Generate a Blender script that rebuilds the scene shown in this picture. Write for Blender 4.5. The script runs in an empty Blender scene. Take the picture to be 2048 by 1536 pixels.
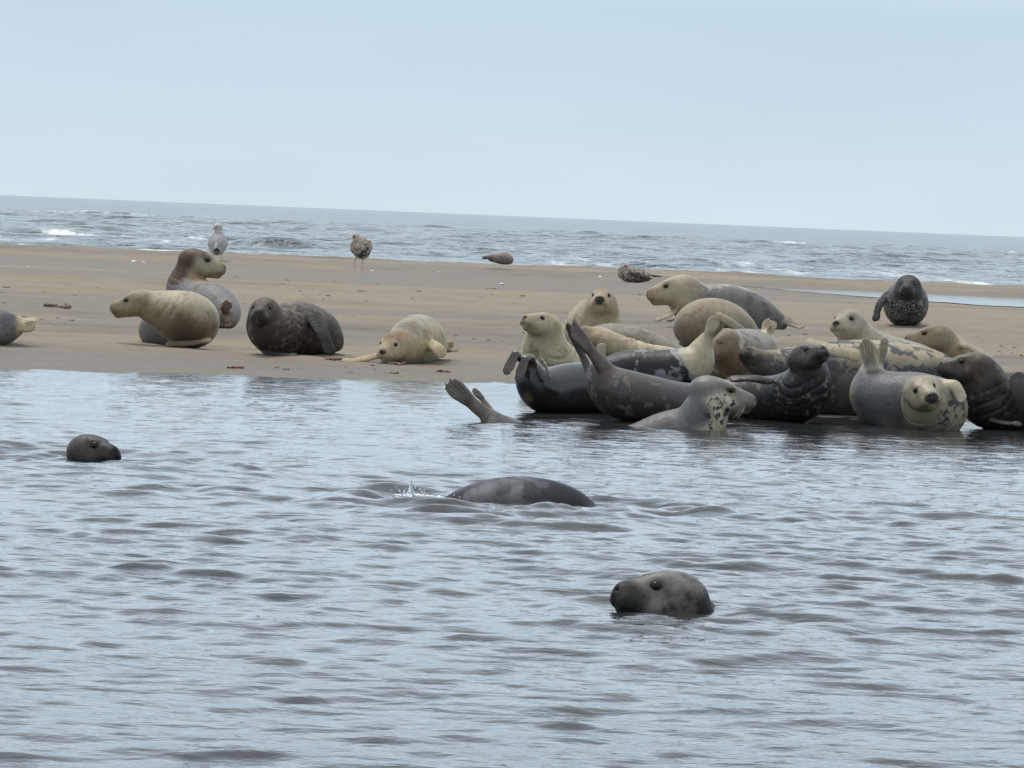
import bpy, math, random
import numpy as np

# ------------------------------------------------------------------ camera, sky, sun, exposure
C = bpy.context.scene
COL = C.collection
H, F = 1.1, 9000.0                       # eye height (m), focal length in pixels of a 2048 px wide frame
TILT = math.radians(2.35)                # the hand-held camera leans a little
PITCH = math.atan(336 / F)

def nrm(v):
    v = np.asarray(v, float); return v / np.linalg.norm(v)

FWD = np.array([0, math.cos(PITCH), -math.sin(PITCH)])
U0 = np.array([0, math.sin(PITCH), math.cos(PITCH)])
RGT = math.cos(TILT) * np.array([1., 0, 0]) + math.sin(TILT) * U0
UPV = -math.sin(TILT) * np.array([1., 0, 0]) + math.cos(TILT) * U0
cam_d = bpy.data.cameras.new("camera")
cam = bpy.data.objects.new("camera", cam_d); COL.objects.link(cam)
cam_d.sensor_width = 36; cam_d.lens = 36 * F / 2048
cam_d.clip_start = 0.5; cam_d.clip_end = 60000
from mathutils import Matrix
m = Matrix.Identity(4)
for i in range(3):
    m[i][0], m[i][1], m[i][2] = RGT[i], UPV[i], -FWD[i]
m[0][3], m[1][3], m[2][3] = 0, 0, H
cam.matrix_world = m
C.camera = cam

SUN_EL, SUN_AZ = math.radians(66), math.radians(-35)      # azimuth from +Y (behind the seals) towards +X
w = bpy.data.worlds.new("World"); C.world = w; w.use_nodes = True
nt = w.node_tree; nt.nodes.clear()
N = nt.nodes.new; L = nt.links.new
out = N("ShaderNodeOutputWorld"); bg = N("ShaderNodeBackground"); bg.inputs[1].default_value = 0.1
sky = N("ShaderNodeTexSky"); sky.sky_type = 'NISHITA'; sky.sun_disc = False
sky.sun_elevation = SUN_EL; sky.sun_rotation = SUN_AZ; sky.air_density = 1.0; sky.dust_density = 2.0
tc = N("ShaderNodeTexCoord"); sep = N("ShaderNodeSeparateXYZ"); L(tc.outputs["Generated"], sep.inputs[0])
ramp = N("ShaderNodeValToRGB"); L(sep.outputs[2], ramp.inputs[0])
def srgb(r, g, b):
    f = lambda c: (c / 12.92 if c <= .04045 else ((c + .055) / 1.055) ** 2.4)
    return (f(r / 255), f(g / 255), f(b / 255), 1)
els = [(0.0, srgb(204, 220, 230)), (0.010, srgb(202, 218, 230)), (0.024, srgb(194, 214, 229)), (0.047, srgb(186, 209, 226)),
       (0.085, tuple(1.4 * c for c in srgb(200, 217, 232))), (0.17, tuple(1.75 * c for c in srgb(208, 222, 234))), (0.28, tuple(1.45 * c for c in srgb(208, 220, 232))), (0.5, tuple(1.1 * c for c in srgb(212, 222, 232))), (1.0, tuple(1.35 * c for c in srgb(228, 233, 238)))]
ramp.color_ramp.elements[0].position = 0; ramp.color_ramp.elements[0].color = els[0][1]
ramp.color_ramp.elements[1].position = 1; ramp.color_ramp.elements[1].color = els[-1][1]
for p_, c_ in els[1:-1]:
    e = ramp.color_ramp.elements.new(p_); e.color = c_
mp = N("ShaderNodeMapping"); mp.inputs["Scale"].default_value = (5, 5, 26); L(tc.outputs["Generated"], mp.inputs[0])
cn = N("ShaderNodeTexNoise"); cn.inputs["Scale"].default_value = 1.6; cn.inputs["Detail"].default_value = 4; L(mp.outputs[0], cn.inputs[0])
cr = N("ShaderNodeMapRange"); cr.inputs[1].default_value = .3; cr.inputs[2].default_value = .7
cr.inputs[3].default_value = 9.7; cr.inputs[4].default_value = 10.3; L(cn.outputs[0], cr.inputs[0])
veil = N("ShaderNodeVectorMath"); veil.operation = 'SCALE'; L(ramp.outputs[0], veil.inputs[0]); L(cr.outputs[0], veil.inputs[3])
mx = N("ShaderNodeMixRGB"); mx.inputs[0].default_value = 0.93          # a thin overcast veil over the clear sky
L(sky.outputs[0], mx.inputs[1]); L(veil.outputs[0], mx.inputs[2])
L(mx.outputs[0], bg.inputs[0]); L(bg.outputs[0], out.inputs[0])

sl = bpy.data.lights.new("sun", 'SUN'); sl.energy = 2.3; sl.angle = math.radians(18); sl.color = (1, .975, .94)
so = bpy.data.objects.new("sun", sl); COL.objects.link(so)
sd = np.array([math.sin(SUN_AZ) * math.cos(SUN_EL), math.cos(SUN_AZ) * math.cos(SUN_EL), math.sin(SUN_EL)])
from mathutils import Vector
so.rotation_euler = Vector(sd).to_track_quat('Z', 'Y').to_euler()
C.view_settings.view_transform = 'Standard'; C.view_settings.look = 'None'
C.view_settings.exposure = 0.18; C.view_settings.gamma = 1.0
C.cycles.max_bounces = 6; C.cycles.diffuse_bounces = 3; C.cycles.glossy_bounces = 3

# ------------------------------------------------------------------ helpers
rng = np.random.default_rng(7)
random.seed(7)

def P(px, py, D):
    """the point of the line of sight through a pixel that lies at distance y = D"""
    d = FWD * F + RGT * (px - 1024) + UPV * (768 - py)
    t = D / d[1]
    return np.array([0, 0, H]) + d * t

def ss(a, b, x):
    t = np.clip((x - a) / (b - a), 0, 1); return t * t * (3 - 2 * t)

def hash3(i, j, k, seed):
    n = (i.astype(np.int64) * 374761393 + j.astype(np.int64) * 668265263 + k.astype(np.int64) * 2147483647 + seed * 1013904223) & 0xFFFFFFFF
    n = ((n ^ (n >> 13)) * 1274126177) & 0xFFFFFFFF
    return ((n ^ (n >> 16)) & 0xFFFF) / 65535.0

def vnoise(p, seed=0):
    f = np.floor(p); i = f.astype(np.int64); t = p - f; t = t * t * (3 - 2 * t)
    r = 0
    for a in (0, 1):
        for b in (0, 1):
            for c in (0, 1):
                wgt = (t[:, 0] if a else 1 - t[:, 0]) * (t[:, 1] if b else 1 - t[:, 1]) * (t[:, 2] if c else 1 - t[:, 2])
                r = r + wgt * hash3(i[:, 0] + a, i[:, 1] + b, i[:, 2] + c, seed)
    return r

def fbm(p, seed=0, o=3):
    r, a, s = 0, .5, 0
    for k in range(o):
        r = r + a * vnoise(p * 2 ** k + 17.3 * k, seed + k); s += a; a *= .5
    return r / s

def mesh_from(name, V, Fq, mat, parent=None, loc=None, attrs=None, smooth=True):
    me = bpy.data.meshes.new(name)
    V = np.asarray(V, np.float32); 
    if isinstance(Fq, np.ndarray):
        nf, k = Fq.shape
        me.vertices.add(len(V)); me.vertices.foreach_set("co", V.ravel())
        me.loops.add(nf * k); me.loops.foreach_set("vertex_index", Fq.astype(np.int32).ravel())
        me.polygons.add(nf); me.polygons.foreach_set("loop_start", (np.arange(nf) * k).astype(np.int32))
        me.update(calc_edges=True); me.validate()
    else:
        me.from_pydata(V.tolist(), [], Fq); me.update()
    if smooth:
        me.polygons.foreach_set("use_smooth", np.ones(len(me.polygons), bool))
    for an, av in (attrs or {}).items():
        if av.ndim == 2:
            a = me.attributes.new(an, 'FLOAT_COLOR', 'POINT')
            a.data.foreach_set("color", np.c_[av, np.ones(len(av))].astype(np.float32).ravel())
        else:
            a = me.attributes.new(an, 'FLOAT', 'POINT'); a.data.foreach_set("value", av.astype(np.float32))
    if mat: me.materials.append(mat)
    o = bpy.data.objects.new(name, me); COL.objects.link(o)
    if parent is not None: o.parent = parent
    if loc is not None: o.location = loc
    return o

def tag(o, label=None, cat=None, group=None, kind=None):
    if label: o["label"] = label
    if cat: o["category"] = cat
    if group: o["group"] = group
    if kind: o["kind"] = kind
    return o

def grid_faces(nr, nc):
    i = np.arange((nr - 1) * (nc - 1)); r = i // (nc - 1); c = i % (nc - 1)
    a = r * nc + c
    return np.stack([a, a + 1, a + nc + 1, a + nc], 1)

class NT:
    """small node-graph writer"""
    def __init__(s, name):
        s.m = bpy.data.materials.new(name); s.m.use_nodes = True; s.t = s.m.node_tree; s.t.nodes.clear()
        s.out = s.n("ShaderNodeOutputMaterial"); s.b = s.n("ShaderNodeBsdfPrincipled"); s.l(s.b.outputs[0], s.out.inputs[0])
    def n(s, t, **k):
        o = s.t.nodes.new(t)
        for a, v in k.items(): setattr(o, a, v)
        return o
    def l(s, a, b): s.t.links.new(a, b)
    def val(s, sock, v):
        if hasattr(v, "links"): s.l(v, sock)
        else: sock.default_value = v
    def math(s, op, a, b=0.0, c=0.0):
        o = s.n("ShaderNodeMath", operation=op)
        for i, v in enumerate((a, b, c)): s.val(o.inputs[i], v)
        return o.outputs[0]
    def noise(s, vec, scale, detail=3, rough=.5, dist=0.0):
        o = s.n("ShaderNodeTexNoise"); s.l(vec, o.inputs["Vector"]); o.inputs["Scale"].default_value = scale
        o.inputs["Detail"].default_value = detail; o.inputs["Roughness"].default_value = rough; o.inputs["Distortion"].default_value = dist
        return o.outputs[0]
    def rng(s, v, a, b, c, d):
        o = s.n("ShaderNodeMapRange"); s.l(v, o.inputs[0])
        for i, x in enumerate((a, b, c, d)): s.val(o.inputs[i + 1], x)
        return o.outputs[0]
    def mix(s, f, a, b, mode='MIX'):
        o = s.n("ShaderNodeMixRGB", blend_type=mode); s.val(o.inputs[0], f)
        for i, v in ((1, a), (2, b)):
            if hasattr(v, "links"): s.l(v, o.inputs[i])
            else: o.inputs[i].default_value = (*v[:3], 1)
        return o.outputs[0]
    def scaled(s, vec, sc):
        o = s.n("ShaderNodeMapping"); s.l(vec, o.inputs[0]); o.inputs["Scale"].default_value = sc; return o.outputs[0]
    def attr(s, name, fac=True):
        o = s.n("ShaderNodeAttribute"); o.attribute_name = name; return o.outputs["Fac" if fac else "Color"]
    def obj(s): return s.n("ShaderNodeTexCoord").outputs["Object"]
    def bump(s, h, strength, dist):
        o = s.n("ShaderNodeBump"); o.inputs["Strength"].default_value = strength; o.inputs["Distance"].default_value = dist
        s.l(h, o.inputs["Height"]); s.l(o.outputs[0], s.b.inputs["Normal"]); return o
    def set(s, **k):
        for a, v in k.items():
            sock = s.b.inputs[a.replace("_", " ")]
            if isinstance(v, (tuple, list)): sock.default_value = (*v[:3], 1)
            else: s.val(sock, v)
        return s.m

def plain(name, col, rough=.5, **k):
    g = NT(name); v = g.noise(g.obj(), 60, 2)
    c = g.mix(g.rng(v, .3, .7, 0, 1), tuple(x * .85 for x in col), tuple(min(1, x * 1.12) for x in col))
    g.set(Base_Color=c, Roughness=rough, **k); return g.m

# ------------------------------------------------------------------ terrain
SHX = [-40, -6, -3.2, -1.6, -0.1, 0.25, 0.6, 1.0, 1.4, 1.9, 2.8, 6, 40]
SHY = [27.5, 28.0, 28.4, 28.9, 29.6, 29.2, 27.6, 26.9, 26.5, 26.4, 26.3, 26.2, 25.5]
def shore(x): return np.interp(x, SHX, SHY) + .10 * np.sin(2.3 * x + .6) + .06 * np.sin(5.7 * x) + .04 * np.sin(11.3 * x + 2)

def terrain(x, y):
    x = np.asarray(x, float); y = np.asarray(y, float)
    s = shore(x)
    z = np.where(y < s, np.maximum(-.9, (y - s) * .035), 0)
    r = np.clip((y - s) / (47.5 - s), 0, 1) * .325
    z = np.where(y >= s, r, z)
    z = z + np.interp(y, [47.5, 57, 61, 63, 66, 80, 100], [0, .005, .095, .09, .0, -.7, -1.2])
    return z

def sand_detail(x, y):
    p = np.stack([x, y, 0 * x], 1)
    n = (fbm(p * [.30, .55, 1], 5, 3) - .5) * .075 + (fbm(p * [.9, 1.7, 1], 9, 3) - .5) * .045 + (fbm(p * [3.5, 4.5, 1], 12, 3) - .5) * .022
    rd = 1 - np.abs(2 * fbm(p * [.35, 1.1, 1] + 40, 15, 3) - 1); n = n + .026 * ss(.80, .98, rd) - .016
    on = ss(0, 5.0, y - shore(x)) * (1 - ss(45, 47, y) * (1 - ss(56.5, 58, y)) * .9)
    return n * on

def ground_D(px, py):
    lo = 20.0
    ys = np.linspace(20, 61.5, 4000)
    d = FWD * F + RGT * (px - 1024) + UPV * (768 - py)
    zs = H + d[2] * ys / d[1]; xs = d[0] * ys / d[1]
    hit = np.where(zs <= np.maximum(terrain(xs, ys), 0))[0]
    return ys[hit[0]] if len(hit) else 61.0

def build_sand():
    ys = np.concatenate([np.linspace(-25, 20, 30), np.arange(20.4, 27, .25), np.arange(27, 40, .07), np.arange(40, 66, .10), np.linspace(67, 120, 20)])
    cs = np.concatenate([-np.geomspace(12, .17, 26), np.linspace(-.165, .165, 420), np.geomspace(.17, 12, 26)])
    Y, Q = np.meshgrid(ys, cs, indexing='ij')
    X = Q * np.maximum(np.abs(Y), 14)
    x, y = X.ravel(), Y.ravel()
    z = terrain(x, y) + sand_detail(x, y)
    s = y - shore(x)
    p = np.stack([x, y, 0 * x], 1)
    n1 = fbm(p * [.28, .55, 1], 31, 3); n2 = fbm(p * [1.6, 2.4, 1], 41, 3); n3 = fbm(p * [.10, .75, 1], 47, 3)
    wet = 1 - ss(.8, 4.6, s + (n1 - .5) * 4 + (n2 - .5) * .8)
    wet = np.maximum(wet, .85 * ss(51.0, 53.5, y + (n2 - .5) * 3) * (1 - ss(57.0, 59.0, y + (n2 - .5) * 2)))  # runnel band: wet sand, with the hollow's shade also put into its tone
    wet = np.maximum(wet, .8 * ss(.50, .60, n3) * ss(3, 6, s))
    g = NT("damp_sand"); o = g.obj()
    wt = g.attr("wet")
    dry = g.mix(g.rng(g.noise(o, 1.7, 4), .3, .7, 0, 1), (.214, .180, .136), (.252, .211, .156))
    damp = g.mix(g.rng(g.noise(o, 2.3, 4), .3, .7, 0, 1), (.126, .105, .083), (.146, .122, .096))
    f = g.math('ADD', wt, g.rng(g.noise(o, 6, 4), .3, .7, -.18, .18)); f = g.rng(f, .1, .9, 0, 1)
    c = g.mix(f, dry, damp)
    fine = g.noise(o, 55, 4, .7)
    c = g.mix(g.rng(fine, .25, .75, 0, .22), c, (.15, .12, .09))
    spk = g.rng(g.noise(g.scaled(o, (5, 2.5, 1)), 7, 4, .65), .61, .68, 0, .6)
    c = g.mix(g.math('MULTIPLY', spk, g.rng(wt, .2, .8, 1, .25)), c, (.12, .08, .052))
    g.set(Base_Color=c, Roughness=g.rng(f, 0, 1, .93, .62), Specular_IOR_Level=.3)
    hgt = g.math('ADD', g.math('MULTIPLY', g.noise(g.scaled(o, (1, .8, 1)), 5, 6, .65, .5), .9), g.math('MULTIPLY', fine, .3))
    g.bump(hgt, .8, .06)
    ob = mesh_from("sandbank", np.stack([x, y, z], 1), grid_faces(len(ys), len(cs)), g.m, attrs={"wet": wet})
    tag(ob, kind="structure")

def waves(x, y, n, l0, l1, slope, spread, seed, exp=0.0):
    r = np.random.default_rng(seed)
    z = np.zeros_like(x)
    lam = np.exp(r.uniform(math.log(l0), math.log(l1), n))
    ang = -math.pi / 2 + r.normal(0, spread, n)
    for l, a in zip(lam, ang):
        k = 2 * math.pi / l
        amp = slope / k * math.sqrt(2 / n) * (l / l1) ** exp
        ph = k * (x * math.cos(a) + y * math.sin(a)) + r.uniform(0, 6.28)
        z += amp * (np.sin(ph) - .28 * np.sin(2 * ph) + .1 * np.cos(2 * ph))
    return z

RIPPLES = [(1325, 1222, .007, .24, .6), (195, 916, .012, .30, .8), (1050, 1012, .013, .36, 1.0), (1440, 862, .004, .2, .45),
           (955, 842, .003, .2, .4), (850, 1000, .010, .26, .6)]
# low wake ridges round the swimmers: pixel of the crest, half length (px), height (m), tilt
WAKES = [(40, 898, 70, .020, 0), (330, 912, 90, .010, .05), (120, 938, 170, .016, .02), (340, 945, 180, .018, .03), (60, 960, 120, .012, 0), (420, 985, 160, .022, .02), (250, 992, 120, .014, 0),
         (800, 984, 110, .030, -.02), (690, 990, 90, .022, 0), (880, 1024, 80, .020, .02), (1230, 1004, 90, .030, .02), (1350, 1012, 120, .018, .05), (1420, 1030, 130, .022, .05), (1120, 1022, 90, .016, 0), (1560, 970, 130, .018, 0), (1750, 925, 90, .014, 0),
         (1110, 1212, 60, .014, .05), (1540, 1232, 140, .013, .02), (1680, 1228, 90, .010, .03), (1330, 1240, 110, .010, 0), (1480, 1305, 210, .012, .02), (740, 1200, 70, .010, 0)]
def build_water():
    ys = np.concatenate([np.linspace(-25, 5.5, 24)[:-1]])
    y = 6.0; lst = []
    while y < 31.5:
        lst.append(y); y += .012 + .0014 * (y - 6)
    ys = np.concatenate([ys, lst, np.linspace(33, 45, 8)])
    cs = np.concatenate([-np.geomspace(10, .158, 30), np.linspace(-.155, .155, 430), np.geomspace(.158, 10, 30)])
    Y, Q = np.meshgrid(ys, cs, indexing='ij')
    X = Q * np.maximum(np.abs(Y), 6)
    x, y = X.ravel(), Y.ravel()
    near = (y > 5.9) & (y < 32) & (np.abs(x) < .2 * y + 1)
    xx, yy = x[near], y[near]
    z = waves(xx, yy, 70, .10, .38, .082, .45, 3) + waves(xx, yy, 30, .38, 1.6, .022, .4, 4) + waves(xx, yy, 26, .09, .16, .03, .7, 8) * (yy < 18)
    gust = fbm(np.stack([xx * .35, yy * .22, 0 * xx], 1), 77, 3)
    calm = .26 + .74 * ss(-.3, 9.0, shore(xx) - yy)
    z *= calm * (.45 + 1.1 * gust) * (.66 + .44 * ss(9, 17, yy))
    for px, py, rx, ry, am in ((1050, 1010, 1.0, .30, 1.5), (195, 920, .9, .35, 1.5), (1330, 1226, .55, .18, .15), (1440, 865, .8, .25, .8)):
        D = H * F / (py - (390 + .041 * px)); c = P(px, py, D)
        z *= 1 + am * np.exp(-((xx - c[0]) / rx) ** 2 - ((yy - c[1] + .1) / ry) ** 2)
    for px, py, a, lam, dec in RIPPLES:
        D = H * F / (py - (390 + .041 * px)); c = P(px, py, D)
        r = np.hypot(xx - c[0], (yy - c[1]) * .75)
        z += a * np.exp(-r / dec) * np.cos(2 * math.pi * r / lam + .6 * np.sin(3 * np.arctan2(yy - c[1], xx - c[0]))) * ss(.08, .38, r)
    for px, py, hw, hgt, tl in WAKES:
        D = H * F / (py - (390 + .041 * px)); c = P(px, py, D); hwm = hw * D / F
        u = (xx - c[0]) / hwm; dy = yy - c[1] + tl * (xx - c[0]) * 4 + .10 * (fbm(np.stack([xx * 5, 0 * xx + py, 0 * xx], 1), 90, 2) - .5)
        z += hgt * np.exp(-np.abs(u) ** 2.4) * np.exp(-(np.maximum(dy, 0) / .16) ** 2) * np.exp(-(np.minimum(dy, 0) / .075) ** 2)
    zz = np.zeros_like(x); zz[near] = z
    g = NT("murky_estuary_water"); o = g.obj()
    v = g.noise(g.scaled(o, (1, 1, 1)), .6, 3)
    c = g.mix(g.rng(v, .35, .65, 0, 1), (.018, .021, .022), (.028, .030, .029))
    g.set(Base_Color=c, Roughness=.04, IOR=1.333)
    b1 = g.noise(g.scaled(o, (6, 11, 1)), 1.0, 4, .55, .4)
    b2 = g.noise(g.scaled(o, (17, 26, 1)), 1.0, 2, .5)
    g.bump(g.math('ADD', g.math('MULTIPLY', b1, .75), g.math('MULTIPLY', b2, .22)), .22, .05)
    ob = mesh_from("water", np.stack([x, y, zz], 1), grid_faces(len(ys), len(cs)), g.m)
    tag(ob, kind="structure")

def build_sea():
    lst = []; y = 64.0
    while y < 320: lst.append(y); y += .28 + .0035 * (y - 64)
    ys = np.concatenate([lst, np.geomspace(325, 30000, 70)])
    cs = np.concatenate([-np.geomspace(3, .15, 20), np.linspace(-.145, .145, 560), np.geomspace(.15, 3, 20)])
    Y, Q = np.meshgrid(ys, cs, indexing='ij'); X = Q * Y
    x, y = X.ravel(), Y.ravel()
    near = (y < 900) & (np.abs(Q.ravel()) < .2)
    xx, yy = x[near], y[near]
    z = waves(xx, yy, 50, .8, 3.0, .068, .75, 21) + waves(xx, yy, 20, 3, 12, .045, .4, 22)
    z *= (ss(95, 125, yy) * .75 + .25) * (1 + .45 * ss(140, 260, yy))
    foam = np.zeros_like(xx)
    # breakers: (px of centre, depression px, half width px, height m, foam)
    br = [(185, 57, 85, .36, .2), (60, 66, 130, .22, .8), (235, 70, 110, .16, .7), (375, 66, 60, .24, .6), (345, 70, 55, .2, .3), (500, 67, 40, .22, .7), (545, 71, 75, .30, .35),
          (660, 62, 60, .12, 0), (470, 57, 70, .18, 0), (830, 80, 60, .16, .1), (960, 70, 50, .26, .1), (1130, 80, 110, .22, .15), (1210, 66, 60, .16, 0), (1380, 74, 140, .30, .15),
          (1290, 88, 70, .14, .25), (1480, 66, 60, .16, 0), (1590, 62, 95, .34, .1), (1760, 66, 100, .24, .35), (1700, 84, 110, .15, .3), (1880, 76, 60, .2, .25), (1960, 69, 90, .34, .3), (2060, 66, 80, .3, .2),
          (-80, 60, 90, .3, .5), (2200, 72, 90, .3, .4), (900, 52, 160, .12, .0), (1300, 50, 200, .12, 0), (300, 46, 200, .1, 0), (1820, 50, 160, .12, 0)]
    for px, dep, hw, hgt, fm in br:
        D = (H - hgt * .5) * F / dep; xc = (px - 1024) * D / F; ww = hw * D / F
        wob = (fbm(np.stack([xx * .25, 0 * xx, 0 * xx + px], 1), 50, 3) - .5) * 5
        dy = yy - D - wob
        e = np.exp(-np.abs((xx - xc) / ww) ** 2.6)
        prof = np.exp(-(np.maximum(dy, 0) / 3.2) ** 2) * np.exp(-(np.minimum(dy, 0) / 1.1) ** 2)
        z += hgt * e * prof * .7
        nn = fbm(np.stack([xx * 1.1, yy * .35, 0 * xx + px], 1), 60, 3)
        foam += fm * e * np.exp(-((dy + 1.9) / 1.5) ** 2) * ss(.42, .62, nn) * 1.3
    # wash near the sand and the long white lines farther out
    n1 = fbm(np.stack([xx * .22, yy * .14, 0 * xx], 1), 61, 4); n2 = fbm(np.stack([xx * .9, yy * .10, 0 * xx], 1), 62, 4)
    foam += ss(108, 92, yy + (n1 - .5) * 22) * ss(.42, .66, n2) * .6
    foam += ss(165, 100, yy) * ss(.54, .72, n2) * .5
    for dep, px0, px1, st in ((31, -100, 1000, .4), (34, 1150, 2200, .6), (48, 300, 1300, .3)):
        D = H * F / dep
        foam += st * np.exp(-((yy - D - (n1 - .5) * 26) / (D * .022)) ** 2) * ss(.30, .5, n2) * ss(px0, px0 + 120, xx / yy * F + 1024) * ss(px1, px1 - 200, xx / yy * F + 1024)
    zz = np.zeros_like(x); zz[near] = z
    ff = np.zeros_like(x); ff[near] = np.clip(foam, 0, 1)
    g = NT("open_sea_water"); o = g.obj()
    v = g.noise(g.scaled(o, (.05, .02, 1)), 1, 4)
    c = g.mix(g.rng(v, .35, .65, 0, 1), (.034, .050, .054), (.062, .076, .068))
    fo = g.math('ADD', g.attr("foam"), g.rng(g.noise(g.scaled(o, (2.2, .5, 1)), 1, 4, .65), .3, .7, -.45, .30))
    fo = g.rng(fo, .15, .75, 0, .92)
    c = g.mix(fo, c, (.72, .75, .76))
    g.set(Base_Color=c, Roughness=g.rng(fo, 0, 1, .16, .8), IOR=1.27)
    g.bump(g.math('ADD', g.noise(g.scaled(o, (1.6, .9, 1)), 1.0, 4, .6, .5), g.math('MULTIPLY', g.noise(g.scaled(o, (.16, .07, 1)), 1.0, 3), 4.0)), .9, .6)
    ob = mesh_from("sea", np.stack([x, y, zz], 1), grid_faces(len(ys), len(cs)), g.m, attrs={"foam": ff})
    tag(ob, kind="structure")

def build_pool():
    top = [(1470, 571), (1560, 575), (1660, 580), (1760, 584), (1860, 588.5), (1960, 593), (2048, 597), (2250, 607), (2600, 624)]
    bot = [(2600, 644), (2250, 625), (2048, 614), (1960, 610), (1890, 605), (1800, 598), (1700, 590.5), (1590, 582), (1520, 575.5)]
    zp = .3335
    def hit(px, py):
        d = FWD * F + RGT * (px - 1024) + UPV * (768 - py); t = (zp - H) / d[2]; return np.array([0, 0, H]) + d * t
    up, lo = [], []
    for k in np.linspace(0, 1, 160):
        i = k * (len(top) - 1); a = int(min(i, len(top) - 2)); f = i - a
        t = np.array(top[a]) * (1 - f) + np.array(top[a + 1]) * f
        b_ = bot[::-1]; b = np.array(b_[a]) * (1 - f) + np.array(b_[a + 1]) * f
        up.append(hit(*t)); lo.append(hit(*b))
    up, lo = np.array(up), np.array(lo)
    nn = vnoise(np.stack([up[:, 0] * 3, 0 * up[:, 0], 0 * up[:, 0]], 1), 3) - .5
    up[:, 1] += nn * .7; lo[:, 1] += (vnoise(np.stack([up[:, 0] * 4, 0 * up[:, 0] + 9, 0 * up[:, 0]], 1), 4) - .5) * .7
    V = np.concatenate([lo, lo * .5 + up * .5, up]); n = len(up)
    g = NT("still_pool_water"); o = g.obj()
    g.set(Base_Color=(.06, .058, .05), Roughness=.05, IOR=1.333)
    g.bump(g.noise(g.scaled(o, (2, 4, 1)), 1.5, 3), .12, .03)
    tag(mesh_from("tide_pool_water", V, grid_faces(3, n), g.m), kind="structure")

build_sand(); build_water(); build_sea(); build_pool()

# ------------------------------------------------------------------ signed-distance modelling
def smin(a, b, k):
    h = np.clip(.5 + .5 * (b - a) / k, 0, 1); return b + (a - b) * h - k * h * (1 - h)
def smax(a, b, k): return -smin(-a, -b, k)

def cone(p, a, ra, b, rb, flat=None):
    """distance to a tapered capsule; flat = (normal, thickness ratio)"""
    ba = b - a; q = p - a
    t = np.clip((q @ ba) / max(ba @ ba, 1e-9), 0, 1)
    e = q - t[..., None] * ba
    if flat is None: return np.sqrt((e * e).sum(-1)) - (ra + t * (rb - ra))
    n, th = flat
    en = e @ n
    d2 = (e * e).sum(-1) - en * en
    return (np.sqrt(d2 + (en / th) ** 2) - (ra + t * (rb - ra))) * (th ** .5)

class Field:
    def __init__(s, lo, hi, vox):
        s.lo = np.asarray(lo, float); s.vox = vox
        s.n = np.ceil((np.asarray(hi) - s.lo) / vox).astype(int) + 1
        s.f = np.full(s.n, 1.0)
    def box(s, lo, hi):
        a = np.clip(np.floor((lo - s.lo) / s.vox).astype(int), 0, s.n); b = np.clip(np.ceil((hi - s.lo) / s.vox).astype(int) + 1, 0, s.n)
        sl = tuple(slice(i, j) for i, j in zip(a, b))
        ax = [s.lo[k] + s.vox * np.arange(a[k], b[k]) for k in range(3)]
        return sl, np.stack(np.meshgrid(*ax, indexing='ij'), -1)
    def chain(s, pts, k, flat=None, mar=.05):
        """pts: list of (xyz, r) - a smooth tube merged into the field"""
        tmp = np.full(s.n, 1.0)
        for (a, ra), (b, rb) in zip(pts[:-1], pts[1:]):
            r = max(ra, rb) + mar + k
            sl, p = s.box(np.minimum(a, b) - r, np.maximum(a, b) + r)
            if p.size: tmp[sl] = np.minimum(tmp[sl], cone(p, a, ra, b, rb, flat))
        s.f = smin(s.f, tmp, k)
    def mesh(s):
        f = s.f; ins = f < 0
        c = [ins[i:ins.shape[0] - 1 + i, j:ins.shape[1] - 1 + j, k:ins.shape[2] - 1 + k] for i in (0, 1) for j in (0, 1) for k in (0, 1)]
        cnt = sum(x.astype(np.int8) for x in c); act = (cnt > 0) & (cnt < 8)
        idx = np.full(act.shape, -1, np.int64); ijk = np.argwhere(act); idx[act] = np.arange(len(ijk))
        acc = np.zeros((len(ijk), 3)); num = np.zeros(len(ijk))
        cor = [(i, j, k) for i in (0, 1) for j in (0, 1) for k in (0, 1)]
        vals = {q: f[ijk[:, 0] + q[0], ijk[:, 1] + q[1], ijk[:, 2] + q[2]] for q in cor}
        for a in cor:
            for ax in range(3):
                if a[ax]: continue
                b = list(a); b[ax] = 1; b = tuple(b)
                va, vb = vals[a], vals[b]; m = (va < 0) != (vb < 0)
                t = np.where(m, va / np.where(va == vb, 1, va - vb), 0)
                pos = np.array(a, float)[None] + np.zeros((len(ijk), 1)); pos[:, ax] += t
                acc[m] += pos[m]; num[m] += 1
        V = s.lo + s.vox * (ijk + acc / num[:, None])
        Fs = []
        for ax in range(3):
            o1, o2 = [(1, 2), (2, 0), (0, 1)][ax]
            sl0 = [slice(1, -1)] * 3; sl0[ax] = slice(0, -1); sl1 = list(sl0); sl1[ax] = slice(1, None)
            A, B = ins[tuple(sl0)], ins[tuple(sl1)]
            e = np.argwhere(A != B); sgn = A[A != B]
            off = np.ones(3, int); off[ax] = 0; e = e + off
            d1 = np.zeros(3, int); d1[o1] = 1; d2 = np.zeros(3, int); d2[o2] = 1
            q = [idx[tuple((e - x).T)] for x in (d1 + d2, d2, 0 * d1, d1)]
            q = np.stack(q, 1); q[~sgn] = q[~sgn][:, ::-1]
            Fs.append(q)
        Fq = np.concatenate(Fs); Fq = Fq[(Fq >= 0).all(1)]
        # light relaxation
        for lam in (.5, .5):
            s1 = np.zeros_like(V); n1 = np.zeros(len(V))
            for i in range(4):
                a, b = Fq[:, i], Fq[:, (i + 1) % 4]
                for k in range(3): s1[:, k] += np.bincount(a, V[b, k], len(V)) + np.bincount(b, V[a, k], len(V))
                n1 += np.bincount(a, minlength=len(V)) + np.bincount(b, minlength=len(V))
            V = V * (1 - lam) + lam * s1 / np.maximum(n1, 1)[:, None]
        return V, Fq

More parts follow.
